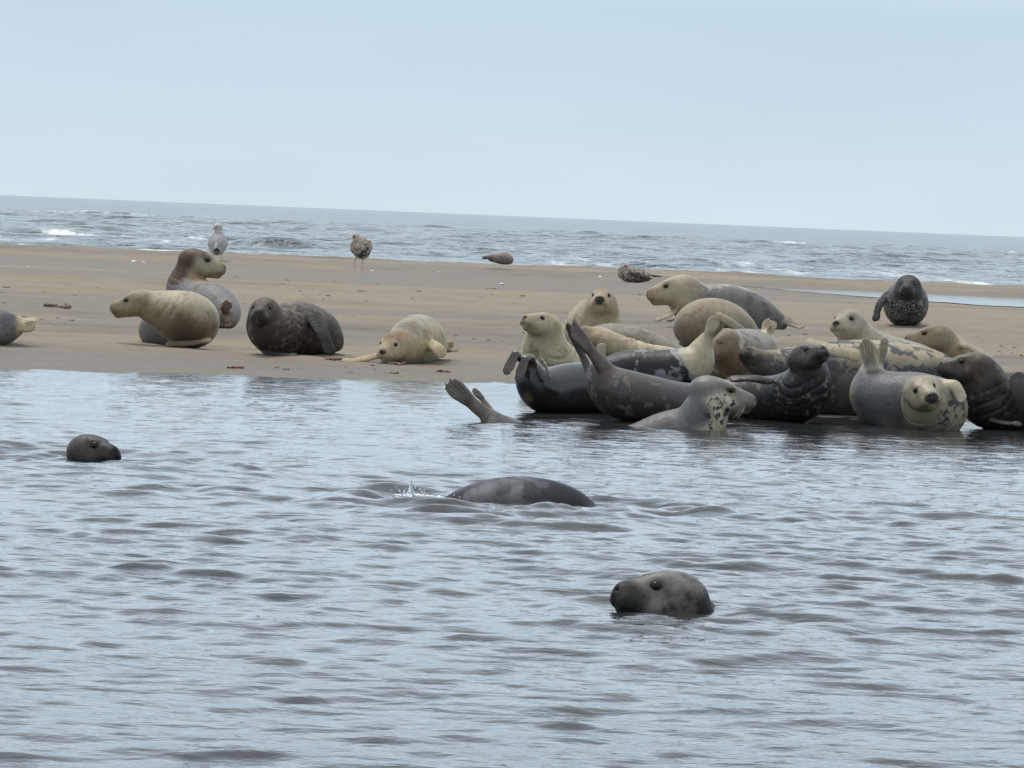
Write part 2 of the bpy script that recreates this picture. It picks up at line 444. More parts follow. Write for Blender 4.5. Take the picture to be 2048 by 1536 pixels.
def vnormals(V, Fq):
    n = np.cross(V[Fq[:, 2]] - V[Fq[:, 0]], V[Fq[:, 3]] - V[Fq[:, 1]])
    r = np.zeros_like(V)
    for i in range(4):
        for k in range(3): r[:, k] += np.bincount(Fq[:, i], n[:, k], len(V))
    return r / np.maximum(np.linalg.norm(r, axis=1), 1e-12)[:, None]

def spline(pts, sub=6):
    A = np.array([[*p, r] for p, r in pts], float)
    A = np.vstack([2 * A[0] - A[1], A, 2 * A[-1] - A[-2]]); o = []
    for i in range(1, len(A) - 2):
        for t in np.arange(sub) / sub:
            a, b, c, d = A[i - 1:i + 3]
            o.append(.5 * (2 * b + (c - a) * t + (2 * a - 5 * b + 4 * c - d) * t * t + (3 * b - a - 3 * c + d) * t ** 3))
    o.append(A[-2]); o = np.array(o); o[:, 3] = np.maximum(o[:, 3], .004)
    return [(q[:3], q[3]) for q in o]

def head_frame(yaw, pitch, roll):
    y, p, r = (math.radians(v) for v in (yaw, pitch, roll))
    f = np.array([math.sin(y) * math.cos(p), -math.cos(y) * math.cos(p), math.sin(p)])
    u = nrm(np.array([0, 0, 1.]) - f[2] * f); l = np.cross(u, f)
    l2 = math.cos(r) * l + math.sin(r) * u; u2 = -math.sin(r) * l + math.cos(r) * u
    return np.stack([f, l2, u2], 1)             # columns: forward, left, up

EYE = np.array([.20, .185, .118])
def head_sdf(q, snout):
    """a seal's head, one unit from nape to nose"""
    q = q.copy(); q[..., 0] = np.where(q[..., 0] > 0, q[..., 0] / snout, q[..., 0])
    v = lambda *a: np.array(a, float)
    qa = q.copy(); qa[..., 1] = np.abs(qa[..., 1])
    e = (q - v(-.15, 0, .02)) / v(.38, .325, .285)
    d = (np.sqrt((e * e).sum(-1)) - 1) * .3
    d = smin(d, cone(q, v(.02, 0, .05), .235, v(.44, 0, -.02), .150), .08)
    d = smin(d, cone(qa, v(.0, .13, -.09), .185, v(.16, .095, -.12), .17), .07)
    d = smin(d, cone(q, v(.0, 0, -.14), .18, v(.43, 0, -.185), .098), .05)
    d = smin(d, cone(qa, v(.34, .075, -.085), .13, v(.46, .070, -.085), .118), .035)
    d = smin(d, cone(q, v(.47, 0, -.01), .09, v(.52, 0, -.03), .08), .03)
    d = smin(d, cone(qa, v(.06, .13, .19), .06, v(.20, .12, .175), .045), .07)
    d = smax(d, -cone(qa, EYE + v(.02, .045, .0), .040, EYE + v(.05, .07, .0), .042), .035)
    d = smax(d, -cone(qa, v(.58, .0, -.140), .009, v(.47, .12, -.175), .009), .02)
    d = smax(d, -cone(qa, v(.61, .05, .005), .020, v(.55, .032, .02), .018), .014)
    d = smax(d, -cone(qa, v(-.12, .32, .07), .012, v(-.12, .27, .07), .012), .02)
    return d

def coat_material(name, spotcol, scale, rough, fur=.5, edge=.05, spec=.4, fleck=None, sheen=.0):
    g = NT(name); o = g.obj()
    base = g.attr("coat", False)
    n = g.noise(o, scale, 4, .58, .35)
    f = g.math('SUBTRACT', g.math('ADD', n, g.attr("spot")), 1.0)
    f = g.rng(f, -edge, edge, 0, 1)
    c = g.mix(f, base, spotcol)
    if fleck:
        n2 = g.noise(o, fleck[1], 3, .6); f2 = g.rng(n2, fleck[2], fleck[2] + .05, 0, fleck[3]); c = g.mix(g.math('MULTIPLY', f2, g.attr("fleck")), c, fleck[0])
    big = g.noise(o, 7, 4, .6); c = g.mix(g.rng(big, .3, .7, .0, .52), c, (.62, .56, .50), 'MULTIPLY')
    hair = g.noise(g.scaled(o, (1, 1, 1)), 140, 3, .65); c = g.mix(g.rng(hair, .3, .7, 0, .38), c, (.35, .32, .30), 'MULTIPLY')
    mid = g.noise(o, 42, 4, .65, .3); c = g.mix(g.rng(mid, .36, .66, 0, .42), c, (.50, .45, .41), 'MULTIPLY')
    lite = g.noise(o, 30, 4, .6, .6); c = g.mix(g.rng(lite, .55, .72, 0, .30), c, (1.5, 1.45, 1.35), 'MULTIPLY')
    g.set(Base_Color=c, Roughness=g.rng(big, .3, .7, rough - .06, rough + .06), Specular_IOR_Level=spec, Sheen_Weight=sheen, Sheen_Roughness=.45)
    g.bump(g.math('ADD', g.math('MULTIPLY', hair, .35), g.math('MULTIPLY', g.noise(o, 26, 3), .9)), fur, .012)
    return g.m

EYE_MAT = NT("dark_wet_eye").set(Base_Color=(.006, .005, .005), Roughness=.30, Specular_IOR_Level=.25)
WHISK_MAT = plain("pale_whisker", (.55, .50, .38), .5)

CREAM = (.54, .45, .28); PALE = (.60, .53, .37); TAN = (.33, .265, .175); BROWN = (.145, .105, .072); GREY = (.235, .23, .23)
SLATE = (.115, .118, .125); DARK = (.052, .047, .045); BLACK = (.018, .018, .02); UMBER = (.085, .068, .056)
NOSE = (.022, .020, .020)

def sphere_mesh(c, r, seg=16, ring=10):
    V, Fc = [], []
    for i in range(ring + 1):
        th = math.pi * i / ring
        for j in range(seg):
            ph = 2 * math.pi * j / seg; V.append(c + r * np.array([math.sin(th) * math.cos(ph), math.sin(th) * math.sin(ph), math.cos(th)]))
    for i in range(ring):
        for j in range(seg): Fc.append([i * seg + j, (i + 1) * seg + j, (i + 1) * seg + (j + 1) % seg, i * seg + (j + 1) % seg])
    return np.array(V), np.array(Fc)

def strands(lines, r):
    V, Fc = [], []
    for ln in lines:
        b = len(V); n = len(ln)
        for i, p in enumerate(ln):
            t = nrm(ln[min(i + 1, n - 1)] - ln[max(i - 1, 0)]); a = nrm(np.cross(t, [.3, .5, .81])); c = np.cross(t, a)
            rr = r * (1 - .8 * i / (n - 1))
            for k in range(3): V.append(p + rr * (a * math.cos(2.094 * k) + c * math.sin(2.094 * k)))
        for i in range(n - 1):
            for k in range(3): Fc.append([b + i * 3 + k, b + i * 3 + (k + 1) % 3, b + i * 3 + 3 + (k + 1) % 3, b + i * 3 + 3 + k])
    return np.array(V), np.array(Fc)

def seal(label, D, body, head, base, coat, flip=(), group=None, vox=None, eyes=True, whisk=False, folds=0.0, eye=1.0):
    """body: (px, py, dy, r px) from neck to tail; head: dict(at, s, yaw, pitch, roll, snout); base: contact pixel (px, py)"""
    mpp = D / F
    root = P(base[0], base[1], D)
    W = lambda px, py, dy=0.0: P(px, py, D + dy) - root
    hc = W(*head["at"]); hs = head["s"] * mpp; R = head_frame(head["yaw"], head.get("pitch", 0), head.get("roll", 0)); sn = head.get("snout", 1.0)
    vox = vox or max(.0035, D * .00029)
    chain = [(hc - R[:, 0] * hs * .16, hs * .285)] + [(W(px, py, dy), r * mpp) for px, py, dy, r in body]
    chain = spline(chain)
    # flippers -> list of (chain points, normal, thickness)
    fl = []
    for sp in flip:
        n = nrm(sp.get("n", (0, -1, .25))); pts = [W(*q) for q in sp["pts"]]; wd = sp["w"] * mpp; th = sp.get("th", .34)
        ax = nrm(pts[-1] - pts[-2]); n = nrm(n - (n @ ax) * ax); side = np.cross(n, ax); ln = np.linalg.norm(pts[-1] - pts[0])
        if sp["k"] == "fore":
            ch = spline([(q, wd * a) for q, a in zip(pts[:-1], np.linspace(1.0, .95, len(pts) - 1))] + [(pts[-1] - ax * wd * .5, wd * .72)], 4)
            fl.append((ch, n, th))
            for i in range(5):
                u = (i - 2) / 2; a = pts[-1] - ax * wd * .9 + side * wd * .55 * u
                fl.append(([(a, wd * .30), (pts[-1] + ax * wd * (.12 - .30 * abs(u + .3)) + side * wd * .72 * u, wd * .15)], n, .55))
        else:
            mid = pts[:-1]
            wb = sp.get("wb", .7)
            if len(mid) > 1: fl.append((spline([(q, wd * a) for q, a in zip(mid, np.linspace(wb, .62, len(mid)))], 4), n, .55))
            a0 = mid[-1]; LE = sp.get("le", (.90, 1.03, .97, 1.04, .93))
            for i in range(5):
                u = (i - 2) / 2
                tip = a0 + (pts[-1] - a0) * LE[i] + side * wd * .62 * u
                kn = a0 + (pts[-1] - a0) * .52 + side * wd * .66 * u - n * wd * .10 * (1 - abs(u))
                fl.append((spline([(a0 + side * wd * .34 * u, wd * .36), (kn, wd * .25), (tip, wd * .13)], 3), n, .7))
    allp = np.array([q for q, r in chain] + [q for c, _, _ in fl for q, r in c] + [hc]); allr = np.array([r for q, r in chain] + [r for c, _, _ in fl for q, r in c] + [hs * .68])
    lo = (allp - allr[:, None]).min(0) - .03; hi = (allp + allr[:, None]).max(0) + .03
    Fd = Field(lo, hi, vox)
    Fd.chain(chain, .02)
    for c, n, th in fl: Fd.chain(c, min(.008, vox * .8) if len(c) == 7 else .016, (n, th), .03)
    sl, p = Fd.box(hc - hs * .85 * max(sn, 1), hc + hs * .85 * max(sn, 1))
    q = (p - hc) @ R / hs
    Fd.f[sl] = smin(Fd.f[sl], head_sdf(q, sn) * hs, hs * .07)
    V, Fq = Fd.mesh()
    n = vnormals(V, Fq)
    # coat
    hl = (V - hc) @ R / hs; hx = hl.copy(); hx[:, 0] = np.where(hx[:, 0] > 0, hx[:, 0] / sn, hx[:, 0])
    hd = np.linalg.norm(hx - [.04, 0, 0], axis=1); onhead = ss(.75, .52, hd) * ss(-.58, -.15, hx[:, 0] + .2 * fbm(V * 14, 8) - .1) * ss(-.52, -.24, hx[:, 2]) * ss(.54, .30, np.abs(hx[:, 1]))
    if coat.get("tight"): onhead = onhead * ss(.44, .31, np.abs(hx[:, 1])) * ss(-.38, -.27, hx[:, 2])
    cp = np.array([q for q, r in chain]); arc = np.r_[0, np.cumsum(np.linalg.norm(np.diff(cp, axis=0), axis=1))]
    near = np.zeros(len(V), int); best = np.full(len(V), 9.)
    for i, c in enumerate(cp):
        d = ((V - c) ** 2).sum(1); mm = d < best; best[mm] = d[mm]; near[mm] = i
    u = arc[near] / arc[-1]
    fm = np.zeros(len(V))
    for c, nn_, th in fl:
        dd = np.full(len(V), 9.)
        for (a, ra), (b, rb) in zip(c[:-1], c[1:]): dd = np.minimum(dd, cone(V, a, ra, b, rb, (nn_, th)))
        fm = np.maximum(fm, ss(.018, .002, dd))
    fm *= (1 - onhead)
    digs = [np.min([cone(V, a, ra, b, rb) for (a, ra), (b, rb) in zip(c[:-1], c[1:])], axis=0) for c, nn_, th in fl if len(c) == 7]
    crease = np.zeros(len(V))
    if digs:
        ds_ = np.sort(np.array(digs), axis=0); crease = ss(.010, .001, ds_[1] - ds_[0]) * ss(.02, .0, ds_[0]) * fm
    if folds:
        fw = ss(.05, .14, u) * ss(.42, .25, u) * (1 - ss(.55, .35, hd)) * (1 - fm)
        a = arc[near] + (V - cp[near]) @ nrm(cp[min(4, len(cp) - 1)] - cp[0])
        V = V - n * (folds * fw * (np.clip(np.sin(a * 2 * math.pi / .058 + 9 * fbm(V * 5, 3)), 0, 1) ** 2) * ss(.25, .60, fbm(V * 7, 5)))[:, None]
        n = vnormals(V, Fq)
    nz = fbm(V * 9, 2) - .5
    lerp = lambda a, b, t: a * (1 - t[:, None]) + np.asarray(b)[None] * t[:, None]
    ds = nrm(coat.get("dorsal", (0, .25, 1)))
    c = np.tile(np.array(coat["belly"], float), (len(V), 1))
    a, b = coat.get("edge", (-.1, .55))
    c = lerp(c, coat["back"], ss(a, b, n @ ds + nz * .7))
    spot = np.full(len(V), coat.get("spot", .40)); fleck = np.full(len(V), float(coat.get("flk", 1.0)))
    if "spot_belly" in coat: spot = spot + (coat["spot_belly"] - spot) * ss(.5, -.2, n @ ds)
    if coat.get("flip") is not None: c = lerp(c, coat["flip"], fm * coat.get("flipw", 1.0)); spot *= 1 - fm * .7
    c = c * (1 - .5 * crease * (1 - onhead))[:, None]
    hcol = coat.get("head")
    if hcol is not None: c = lerp(c, hcol, onhead * coat.get("headw", .9))
    if coat.get("cap") is not None:
        c = lerp(c, coat["cap"], onhead * ss(.10, .27, hx[:, 2] + .10 * hx[:, 0] + nz * .12) * ss(.45, .1, hx[:, 0]) * coat.get("capw", .8))
    for px, py, dy, r, cc, soft in coat.get("patch", ()):
        d = np.linalg.norm(V - W(px, py, dy), axis=1) / (r * mpp); t = ss(1 + soft, 1 - soft, d + nz * 1.2 * soft); 
        if cc is None: continue
        c = lerp(c, cc, t)
    spot = spot * (1 - onhead * coat.get("headclear", .75)); fleck = fleck * (1 - onhead * coat.get("headclear", .75)) * (1 - .85 * fm)
    for px, py, dy, r, v_, soft in coat.get("spots", ()):
        d = np.linalg.norm(V - W(px, py, dy), axis=1) / (r * mpp); t = ss(1 + soft, 1 - soft, d + nz * .8); spot = spot * (1 - t) + v_ * t
    mz = ss(coat.get("mzx", .34), coat.get("mzx", .34) + .20, hx[:, 0] + nz * .22 - .25 * np.clip(hx[:, 2] + .02, 0, .2))
    if coat.get("muzzle") is not None: c = lerp(c, coat["muzzle"], mz * onhead * coat.get("mzw", .85))
    ya = np.abs(hx[:, 1]); ed = np.sqrt((hx[:, 0] - EYE[0]) ** 2 + (ya - EYE[1]) ** 2 + (hx[:, 2] - EYE[2]) ** 2)
    if not eyes: ed = np.sqrt(((hx[:, 0] - EYE[0]) / 1.3) ** 2 + (ya - EYE[1]) ** 2 + ((hx[:, 2] - EYE[2] + .02) * 3) ** 2)
    if coat.get("ring") is not None: c = lerp(c, coat["ring"], ss(.16, .08, ed) * .8)
    c = lerp(c, NOSE, ss(.080 * eye, .052 * eye, np.sqrt(ed ** 2 + 1.2 * (hx[:, 2] - EYE[2]) ** 2)) * .9)                                                # dark lids
    no = np.sqrt((hx[:, 0] - .57) ** 2 + (ya - .045) ** 2 + (hx[:, 2] - .012) ** 2); c = lerp(c, np.array(NOSE) * .4, ss(.055, .025, no))
    nd = np.sqrt(((hx[:, 0] - .52) / .12) ** 2 + (hx[:, 1] / coat.get("nw", .085)) ** 2 + ((hx[:, 2] + .005 + coat.get("nlow", 0)) / coat.get("nh", .07)) ** 2)
    c = lerp(c, coat.get("nose", NOSE), ss(1.15, .85, nd + nz * .4) * .95)
    ml = np.abs(hx[:, 2] + .135 + .1 * np.clip(.4 - hx[:, 0], -.1, .3) * (hx[:, 0] > .4)) 
    c = lerp(c, np.array(UMBER) * .6, ss(.024, .006, ml) * ss(.42, .50, hx[:, 0]) * onhead * .5)
    er = np.sqrt((hx[:, 0] + .12) ** 2 + (ya - .30) ** 2 + (hx[:, 2] - .07) ** 2); c = lerp(c, np.array(UMBER) * .7, ss(.035, .015, er) * (.8 if eyes else 0))
    mat = coat_material("seal_coat", coat.get("spotcol", tuple(.44 * x for x in coat["belly"])), coat.get("scale", 14), coat.get("rough", .6), coat.get("fur", .4), coat.get("sedge", .09), coat.get("spec", .22), coat.get("fleck"), .18 if coat["back"][0] > .27 else .0)
    E = bpy.data.objects.new("seal", None); COL.objects.link(E); E.location = root; E.empty_display_size = .1
    tag(E, label, "seal", group)
    mesh_from("body", V, Fq, mat, E, attrs={"coat": np.clip(c * .84, 0, 1), "spot": spot, "fleck": fleck})
    if eyes:
        for sg in (1, -1):
            ec = EYE * [sn, sg, 1] + [-.004 - .02 * (eye - 1), sg * (-.021 - .045 * (eye - 1)), -.01 * (eye - 1)]
            v, f = sphere_mesh(hc + R @ ec * hs, .053 * eye * hs); mesh_from("eye", v, f, EYE_MAT, E)
    if whisk:
        r_ = random.Random(int(base[0]))
        for sg in (1, -1):
            lines = []
            for i in range(9):
                a = np.array([(.36 + .09 * r_.random()) * sn, sg * (.13 + .03 * r_.random()), -.06 - .08 * r_.random()])
                dr = nrm([-.25 + .35 * r_.random(), sg * .8, -.35 - .5 * r_.random()]); ln = .22 + .2 * r_.random()
                lines.append(np.array([hc + R @ (a + dr * ln * t + np.array([-.25, 0, -.18]) * ln * t * t) * hs for t in (0, .35, .7, 1)]))
            v, f = strands(lines, D * .000030); mesh_from("whiskers", v, f, WHISK_MAT, E)
    return E

hind = lambda pts, w, n=(0, -1, .25), **k: dict(k="hind", pts=pts, w=w, n=n, **k)
fore = lambda pts, w, n=(0, -1, .25), **k: dict(k="fore", pts=pts, w=w, n=n, **k)
GS = "seals hauled out on the sandbank"; GW = "seals in the shallow water"

def build_seals():
    # ---- left of the sandbank
    seal("grey seal cut by the frame edge with cream hind flippers", ground_D(10, 690),
         [(-200, 655, .25, 40), (-130, 648, .15, 47), (-60, 652, .05, 45), (-5, 656, 0, 37), (24, 653, 0, 25), (40, 649, 0, 14)],
         dict(at=(-255, 660, .3), s=85, yaw=-90), (-60, 695), dict(back=SLATE, belly=GREY, flip=CREAM, rough=.5, patch=[(58, 650, 0, 30, CREAM, .25)]),
         [hind([(28, 645, .02), (45, 642, .03), (80, 639, .04)], 12, (0, -.5, 1)), hind([(30, 656, -.04), (45, 655, -.05), (70, 650, -.05)], 15, (0, -1, .3))], GS)
    seal("pale cream seal curled on its side, neck stretched out over a folded fore flipper", ground_D(350, 694),
         [(303, 614, 0, 31), (335, 624, 0, 43), (372, 638, .02, 56), (386, 645, .16, 52), (352, 648, .34, 48), (318, 655, .42, 40), (300, 668, .45, 22)],
         dict(at=(271, 607, -.02), s=82, yaw=-84, pitch=-12, snout=1.08), (350, 696),
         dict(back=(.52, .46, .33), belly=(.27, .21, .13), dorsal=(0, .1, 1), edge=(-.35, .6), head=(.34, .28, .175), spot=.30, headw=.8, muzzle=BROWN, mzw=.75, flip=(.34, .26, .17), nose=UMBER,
              patch=[(300, 655, .3, 40, GREY, .35), (368, 678, -.17, 40, (.14, .10, .062), .7), (428, 655, -.02, 10, (.16, .11, .06), .5), (318, 672, .1, 24, GREY, .4)], rough=.62),  # belly tone and low dark patch are painted shade; right-hand spot a painted crease
         [fore([(340, 688, -.16), (378, 687, -.2), (421, 680, -.18)], 10, (0, -.6, 1)), hind([(412, 650, .02), (416, 665, -.02), (415, 682, -.05)], 9, (1, -.4, 0))], GS, folds=.006)
    DA = ground_D(452, 656)
    seal("brown-headed seal with raised head turned back over its lilac grey body", DA,
         [(376, 553, .43, 33), (374, 582, .42, 43), (398, 606, .3, 48), (430, 616, .1, 46), (450, 626, -.05, 32), (456, 636, -.15, 22)],
         dict(at=(399, 526, .4), s=86, yaw=78, pitch=-9, snout=1.12), (425, 656),
         dict(back=(.262, .252, .256), belly=(.36, .31, .25), edge=(-.3, .2), head=(.37, .345, .245), cap=(.105, .062, .04), capw=.95, muzzle=TAN, mzw=.7, flip=(.24, .185, .12), nose=BROWN,
              patch=[(352, 552, .35, 26, (.115, .07, .048), .4), (400, 562, .3, 22, (.42, .33, .2), .5), (366, 514, .32, 27, (.11, .066, .045), .4), (428, 582, .2, 26, (.42, .35, .24), .5)], rough=.55),
         [hind([(455, 630, -.2), (448, 618, -.26), (460, 604, -.28)], 13, (.3, -1, .3)), hind([(455, 638, -.2), (445, 640, -.28), (436, 630, -.33)], 9, (0, -1, .6)), hind([(455, 640, -.2), (455, 648, -.28), (462, 652, -.34)], 10, (0, -.8, .8))], GS, folds=.006, eye=1.25)
    seal("dark mottled brown seal facing the water with black fore flipper hanging at its side", ground_D(570, 714),
         [(532, 650, .03, 40), (553, 663, .12, 50), (592, 657, .30, 55), (630, 662, .5, 48), (656, 676, .72, 32), (672, 688, .9, 16)],
         dict(at=(527, 624, -.02), s=92, yaw=-8, pitch=-4), (580, 714),
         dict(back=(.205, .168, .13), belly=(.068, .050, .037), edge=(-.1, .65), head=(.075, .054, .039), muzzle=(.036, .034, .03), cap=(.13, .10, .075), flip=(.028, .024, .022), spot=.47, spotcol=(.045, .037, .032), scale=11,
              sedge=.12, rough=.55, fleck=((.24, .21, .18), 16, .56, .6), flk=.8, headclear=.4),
         [fore([(628, 640, .14), (645, 668, .05), (662, 707, -.02)], 17, (.6, -1, .2)), fore([(530, 703, -.08), (560, 709, -.14), (594, 711, -.14)], 9, (0, -.5, 1)), hind([(668, 687, .8), (674, 688, .78), (681, 688, .72)], 8)], GS, folds=.006)
    seal("small cream pup resting its chin on the sand with one fore flipper reaching sideways", ground_D(790, 728),
         [(803, 692, .10, 35), (822, 683, .28, 46), (838, 678, .5, 50), (852, 684, .72, 42), (872, 692, .95, 24), (882, 696, 1.05, 14)],
         dict(at=(783, 694, -.02), s=86, yaw=-20, pitch=-12, roll=-3), (815, 728),
         dict(back=(.44, .41, .32), belly=CREAM, edge=(.1, .75), head=(.49, .40, .245), cap=(.235, .135, .07), capw=.8, ring=(.62, .55, .40), muzzle=(.50, .43, .28), mzw=.6, flip=CREAM, nw=.07,
              patch=[(820, 652, .12, 24, (.24, .21, .15), .6), (843, 670, .28, 18, (.33, .29, .21), .7)], rough=.75),
         [fore([(752, 712, 0), (722, 719, -.03), (684, 723, -.05)], 11, (0, -.6, 1)), fore([(866, 692, .2), (876, 698, .12), (886, 711, .1)], 15, (.4, -1, .4)),
          hind([(880, 692, 1.0), (893, 692, 1.0), (905, 695, .98)], 16), hind([(880, 697, .95), (898, 700, .93), (918, 701, .9)], 9, (0, -.7, 1))], GS, folds=.006)
    # ---- behind the crowd
    seal("cream seal with large black nose looking straight out above the crowd", 33.5,
         [(1200, 628, .12, 40), (1186, 652, .28, 54), (1178, 690, .55, 62), (1188, 700, 1.1, 52), (1200, 715, 1.6, 22)],
         dict(at=(1203, 602, 0), s=86, yaw=-6, pitch=6), (1185, 725),
         dict(back=(.50, .45, .33), belly=PALE, head=(.42, .335, .205), cap=(.25, .175, .10), ring=(.55, .48, .34), muzzle=(.50, .43, .29), nw=.135, nh=.115, nlow=.035, rough=.7, patch=[(1243, 640, .4, 16, GREY, .4)]),
         [fore([(1228, 640, .3), (1240, 665, .3), (1250, 695, .28)], 14)], GS, folds=.014)
    seal("grey and cream seal lying side-on with raised head and hind flippers flat on bare sand", ground_D(1450, 660),
         [(1376, 597, .03, 41), (1405, 616, .1, 47), (1455, 619, .2, 50), (1502, 628, .3, 44), (1540, 640, .38, 28), (1562, 646, .4, 15)],
         dict(at=(1351, 580, 0), s=92, yaw=-84, pitch=-10, snout=1.1), (1440, 661),
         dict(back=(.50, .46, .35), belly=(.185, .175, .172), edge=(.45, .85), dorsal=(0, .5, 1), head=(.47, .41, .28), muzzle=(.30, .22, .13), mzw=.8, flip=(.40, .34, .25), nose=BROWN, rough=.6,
              patch=[(1368, 600, 0, 40, (.49, .43, .30), .4), (1350, 630, -.1, 16, (.36, .28, .16), .5)]),
         [fore([(1350, 622, -.12), (1335, 632, -.2), (1312, 641, -.25)], 8, (0, -.4, 1)), fore([(1362, 632, .1), (1350, 639, -.05), (1336, 642, -.12)], 6, (0, -.4, 1)),
          hind([(1556, 640, .36), (1575, 645, .34), (1609, 656, .3)], 13, (0, -.5, 1)), hind([(1555, 632, .4), (1568, 634, .42), (1585, 642, .42)], 10, (0, -.5, 1))], GS, folds=.004)
    seal("tan seal with its back humped and face tucked down beside the grey side-on seal", ground_D(1380, 690),
         [(1383, 655, .05, 37), (1412, 649, .15, 53), (1448, 654, .3, 52), (1482, 668, .45, 36), (1512, 684, .6, 14)],
         dict(at=(1384, 668, .14), s=66, yaw=-70, pitch=-50), (1420, 692),
         dict(back=(.345, .29, .205), belly=(.24, .195, .135), edge=(-.4, .5), head=(.27, .215, .145), flip=(.37, .315, .225), rough=.65, spot=.36, spotcol=(.16, .11, .075), scale=10, sedge=.1,
              patch=[(1448, 622, .0, 22, (.44, .37, .25), .5), (1470, 630, .05, 20, (.40, .35, .26), .6)]),
         [fore([(1440, 636, -.04), (1465, 648, .0), (1488, 664, .1)], 12, (.2, -1, .5))], GS, eyes=False)
    seal("black and silver mottled seal propped upright on one flipper, far back by the pool", ground_D(1812, 648),
         [(1815, 595, .08, 35), (1812, 606, .22, 45), (1812, 612, .55, 44), (1814, 618, 1.0, 34), (1818, 626, 1.5, 18)],
         dict(at=(1816, 575, 0), s=78, yaw=-8, pitch=-6), (1812, 650),
         dict(back=(.15, .15, .155), belly=(.13, .13, .13), head=(.045, .045, .048), headw=.95, muzzle=(.022, .022, .024), cap=(.06, .06, .062), flip=(.035, .035, .037), spot=.50, spotcol=(.03, .03, .032), scale=24, sedge=.07,
              fleck=((.40, .40, .39), 42, .55, .85), rough=.6, headclear=.9, tight=True, spec=.2),
         [fore([(1772, 592, .12), (1758, 612, .05), (1751, 641, -.02)], 10, (-.5, -1, .2))], GS, folds=.006)
    # ---- right-hand crowd, back row
    seal("cream seal with chin raised looking up and away at the near corner of the crowd", 29.4,
         [(1088, 685, .06, 42), (1098, 722, .16, 54), (1130, 745, .5, 54), (1170, 750, 1.0, 44), (1200, 758, 1.5, 18)],
         dict(at=(1084, 650, -.02), s=86, yaw=-50, pitch=16), (1105, 760),
         dict(back=(.44, .39, .27), belly=PALE, edge=(0, .8), head=(.50, .43, .29), cap=(.40, .34, .23), ring=(.56, .49, .34), muzzle=(.45, .38, .24), nw=.06, rough=.7, patch=[(1148, 712, .3, 26, (.25, .2, .15), .5)]),
         [fore([(1140, 715, .2), (1150, 740, .12), (1150, 765, .1)], 14)], GS, folds=.014)
    seal("slim grey seal lying flat, only its smooth back showing behind the tan sleeping face", 28.4,
         [(1345, 712, 0, 26), (1300, 700, .05, 35), (1245, 688, .1, 40), (1200, 684, .15, 34), (1172, 690, .2, 16)],
         dict(at=(1385, 722, -.05), s=66, yaw=90, pitch=-10), (1260, 725),
         dict(back=(.29, .265, .21), belly=TAN, edge=(-.2, .4), head=TAN, rough=.6),
         [hind([(1176, 692, .2), (1166, 694, .2), (1150, 698, .2)], 10)], GS, eyes=False)
    seal("cream and tan seal sleeping on its back with snout pointing up behind the black-patched one", 27.3,
         [(1243, 698, .02, 27), (1290, 714, .05, 28), (1340, 726, .1, 31), (1390, 740, .2, 26), (1430, 750, .3, 10)],
         dict(at=(1207, 685, 0), s=88, yaw=-88, pitch=14, roll=150, snout=1.12), (1280, 745),
         dict(back=(.46, .37, .225), belly=PALE, dorsal=(0, .4, -1), head=(.46, .37, .225), headw=.7, muzzle=(.27, .2, .12), mzw=.8, rough=.65, spot=.40, spotcol=(.25, .15, .08), scale=9, sedge=.12, flip=CREAM),
         [hind([(1420, 748, .3), (1435, 750, .3), (1460, 752, .3)], 10)], GS, folds=.008)
    seal("tan seal with drowsy lowered face and pale hind flippers sticking up behind it", 27.2,
         [(1452, 700, .06, 40), (1472, 708, .2, 50), (1500, 704, .4, 47), (1522, 696, .55, 32), (1530, 680, .62, 20), (1532, 672, .64, 13)],
         dict(at=(1443, 688, -.04), s=84, yaw=-48, pitch=-22), (1470, 757),
         dict(back=(.30, .285, .235), belly=(.27, .195, .115), edge=(.0, .6), head=(.285, .225, .145), cap=(.30, .25, .175), flip=(.52, .45, .31), muzzle=(.22, .16, .1), rough=.6, patch=[(1440, 735, -.1, 34, (.25, .175, .10), .5), (1520, 672, .55, 26, PALE, .4)]),
         [hind([(1529, 680, .6), (1534, 664, .62), (1543, 640, .64)], 18, (-.3, -1, .2)), hind([(1533, 680, .56), (1538, 668, .54), (1540, 652, .52)], 9, (.7, -1, .2))], GS, folds=.004, eyes=False)
    seal("pale grey seal lifting its head behind the big mottled sleeper", 32.0,
         [(1712, 674, .1, 37), (1745, 702, .3, 42), (1790, 718, .6, 44), (1850, 728, 1.0, 36), (1900, 738, 1.3, 12)],
         dict(at=(1695, 648, 0), s=94, yaw=-30, pitch=0, roll=2), (1740, 745),
         dict(back=(.42, .39, .32), belly=PALE, head=(.46, .42, .33), cap=(.33, .30, .24), ring=(.34, .30, .23), muzzle=(.40, .36, .27), mzw=.6, nw=.07, rough=.7),
         [], GS, folds=.008)
    seal("slender brown-faced seal in profile behind the mottled sleeper's tail", 33.0,
         [(1898, 694, .1, 30), (1925, 716, .3, 33), (1962, 730, .6, 28), (1995, 742, .9, 10)],
         dict(at=(1866, 676, 0), s=86, yaw=-86, pitch=-4, snout=1.15), (1915, 748),
         dict(back=(.41, .36, .27), belly=CREAM, head=(.30, .24, .16), cap=(.24, .18, .12), muzzle=(.155, .11, .075), flip=(.44, .385, .275), rough=.65, patch=[(1890, 682, -.05, 16, (.42, .38, .28), .5)]),
         [fore([(1912, 690, .05), (1932, 692, .0), (1956, 706, 0)], 10, (0, -.7, 1))], GS)
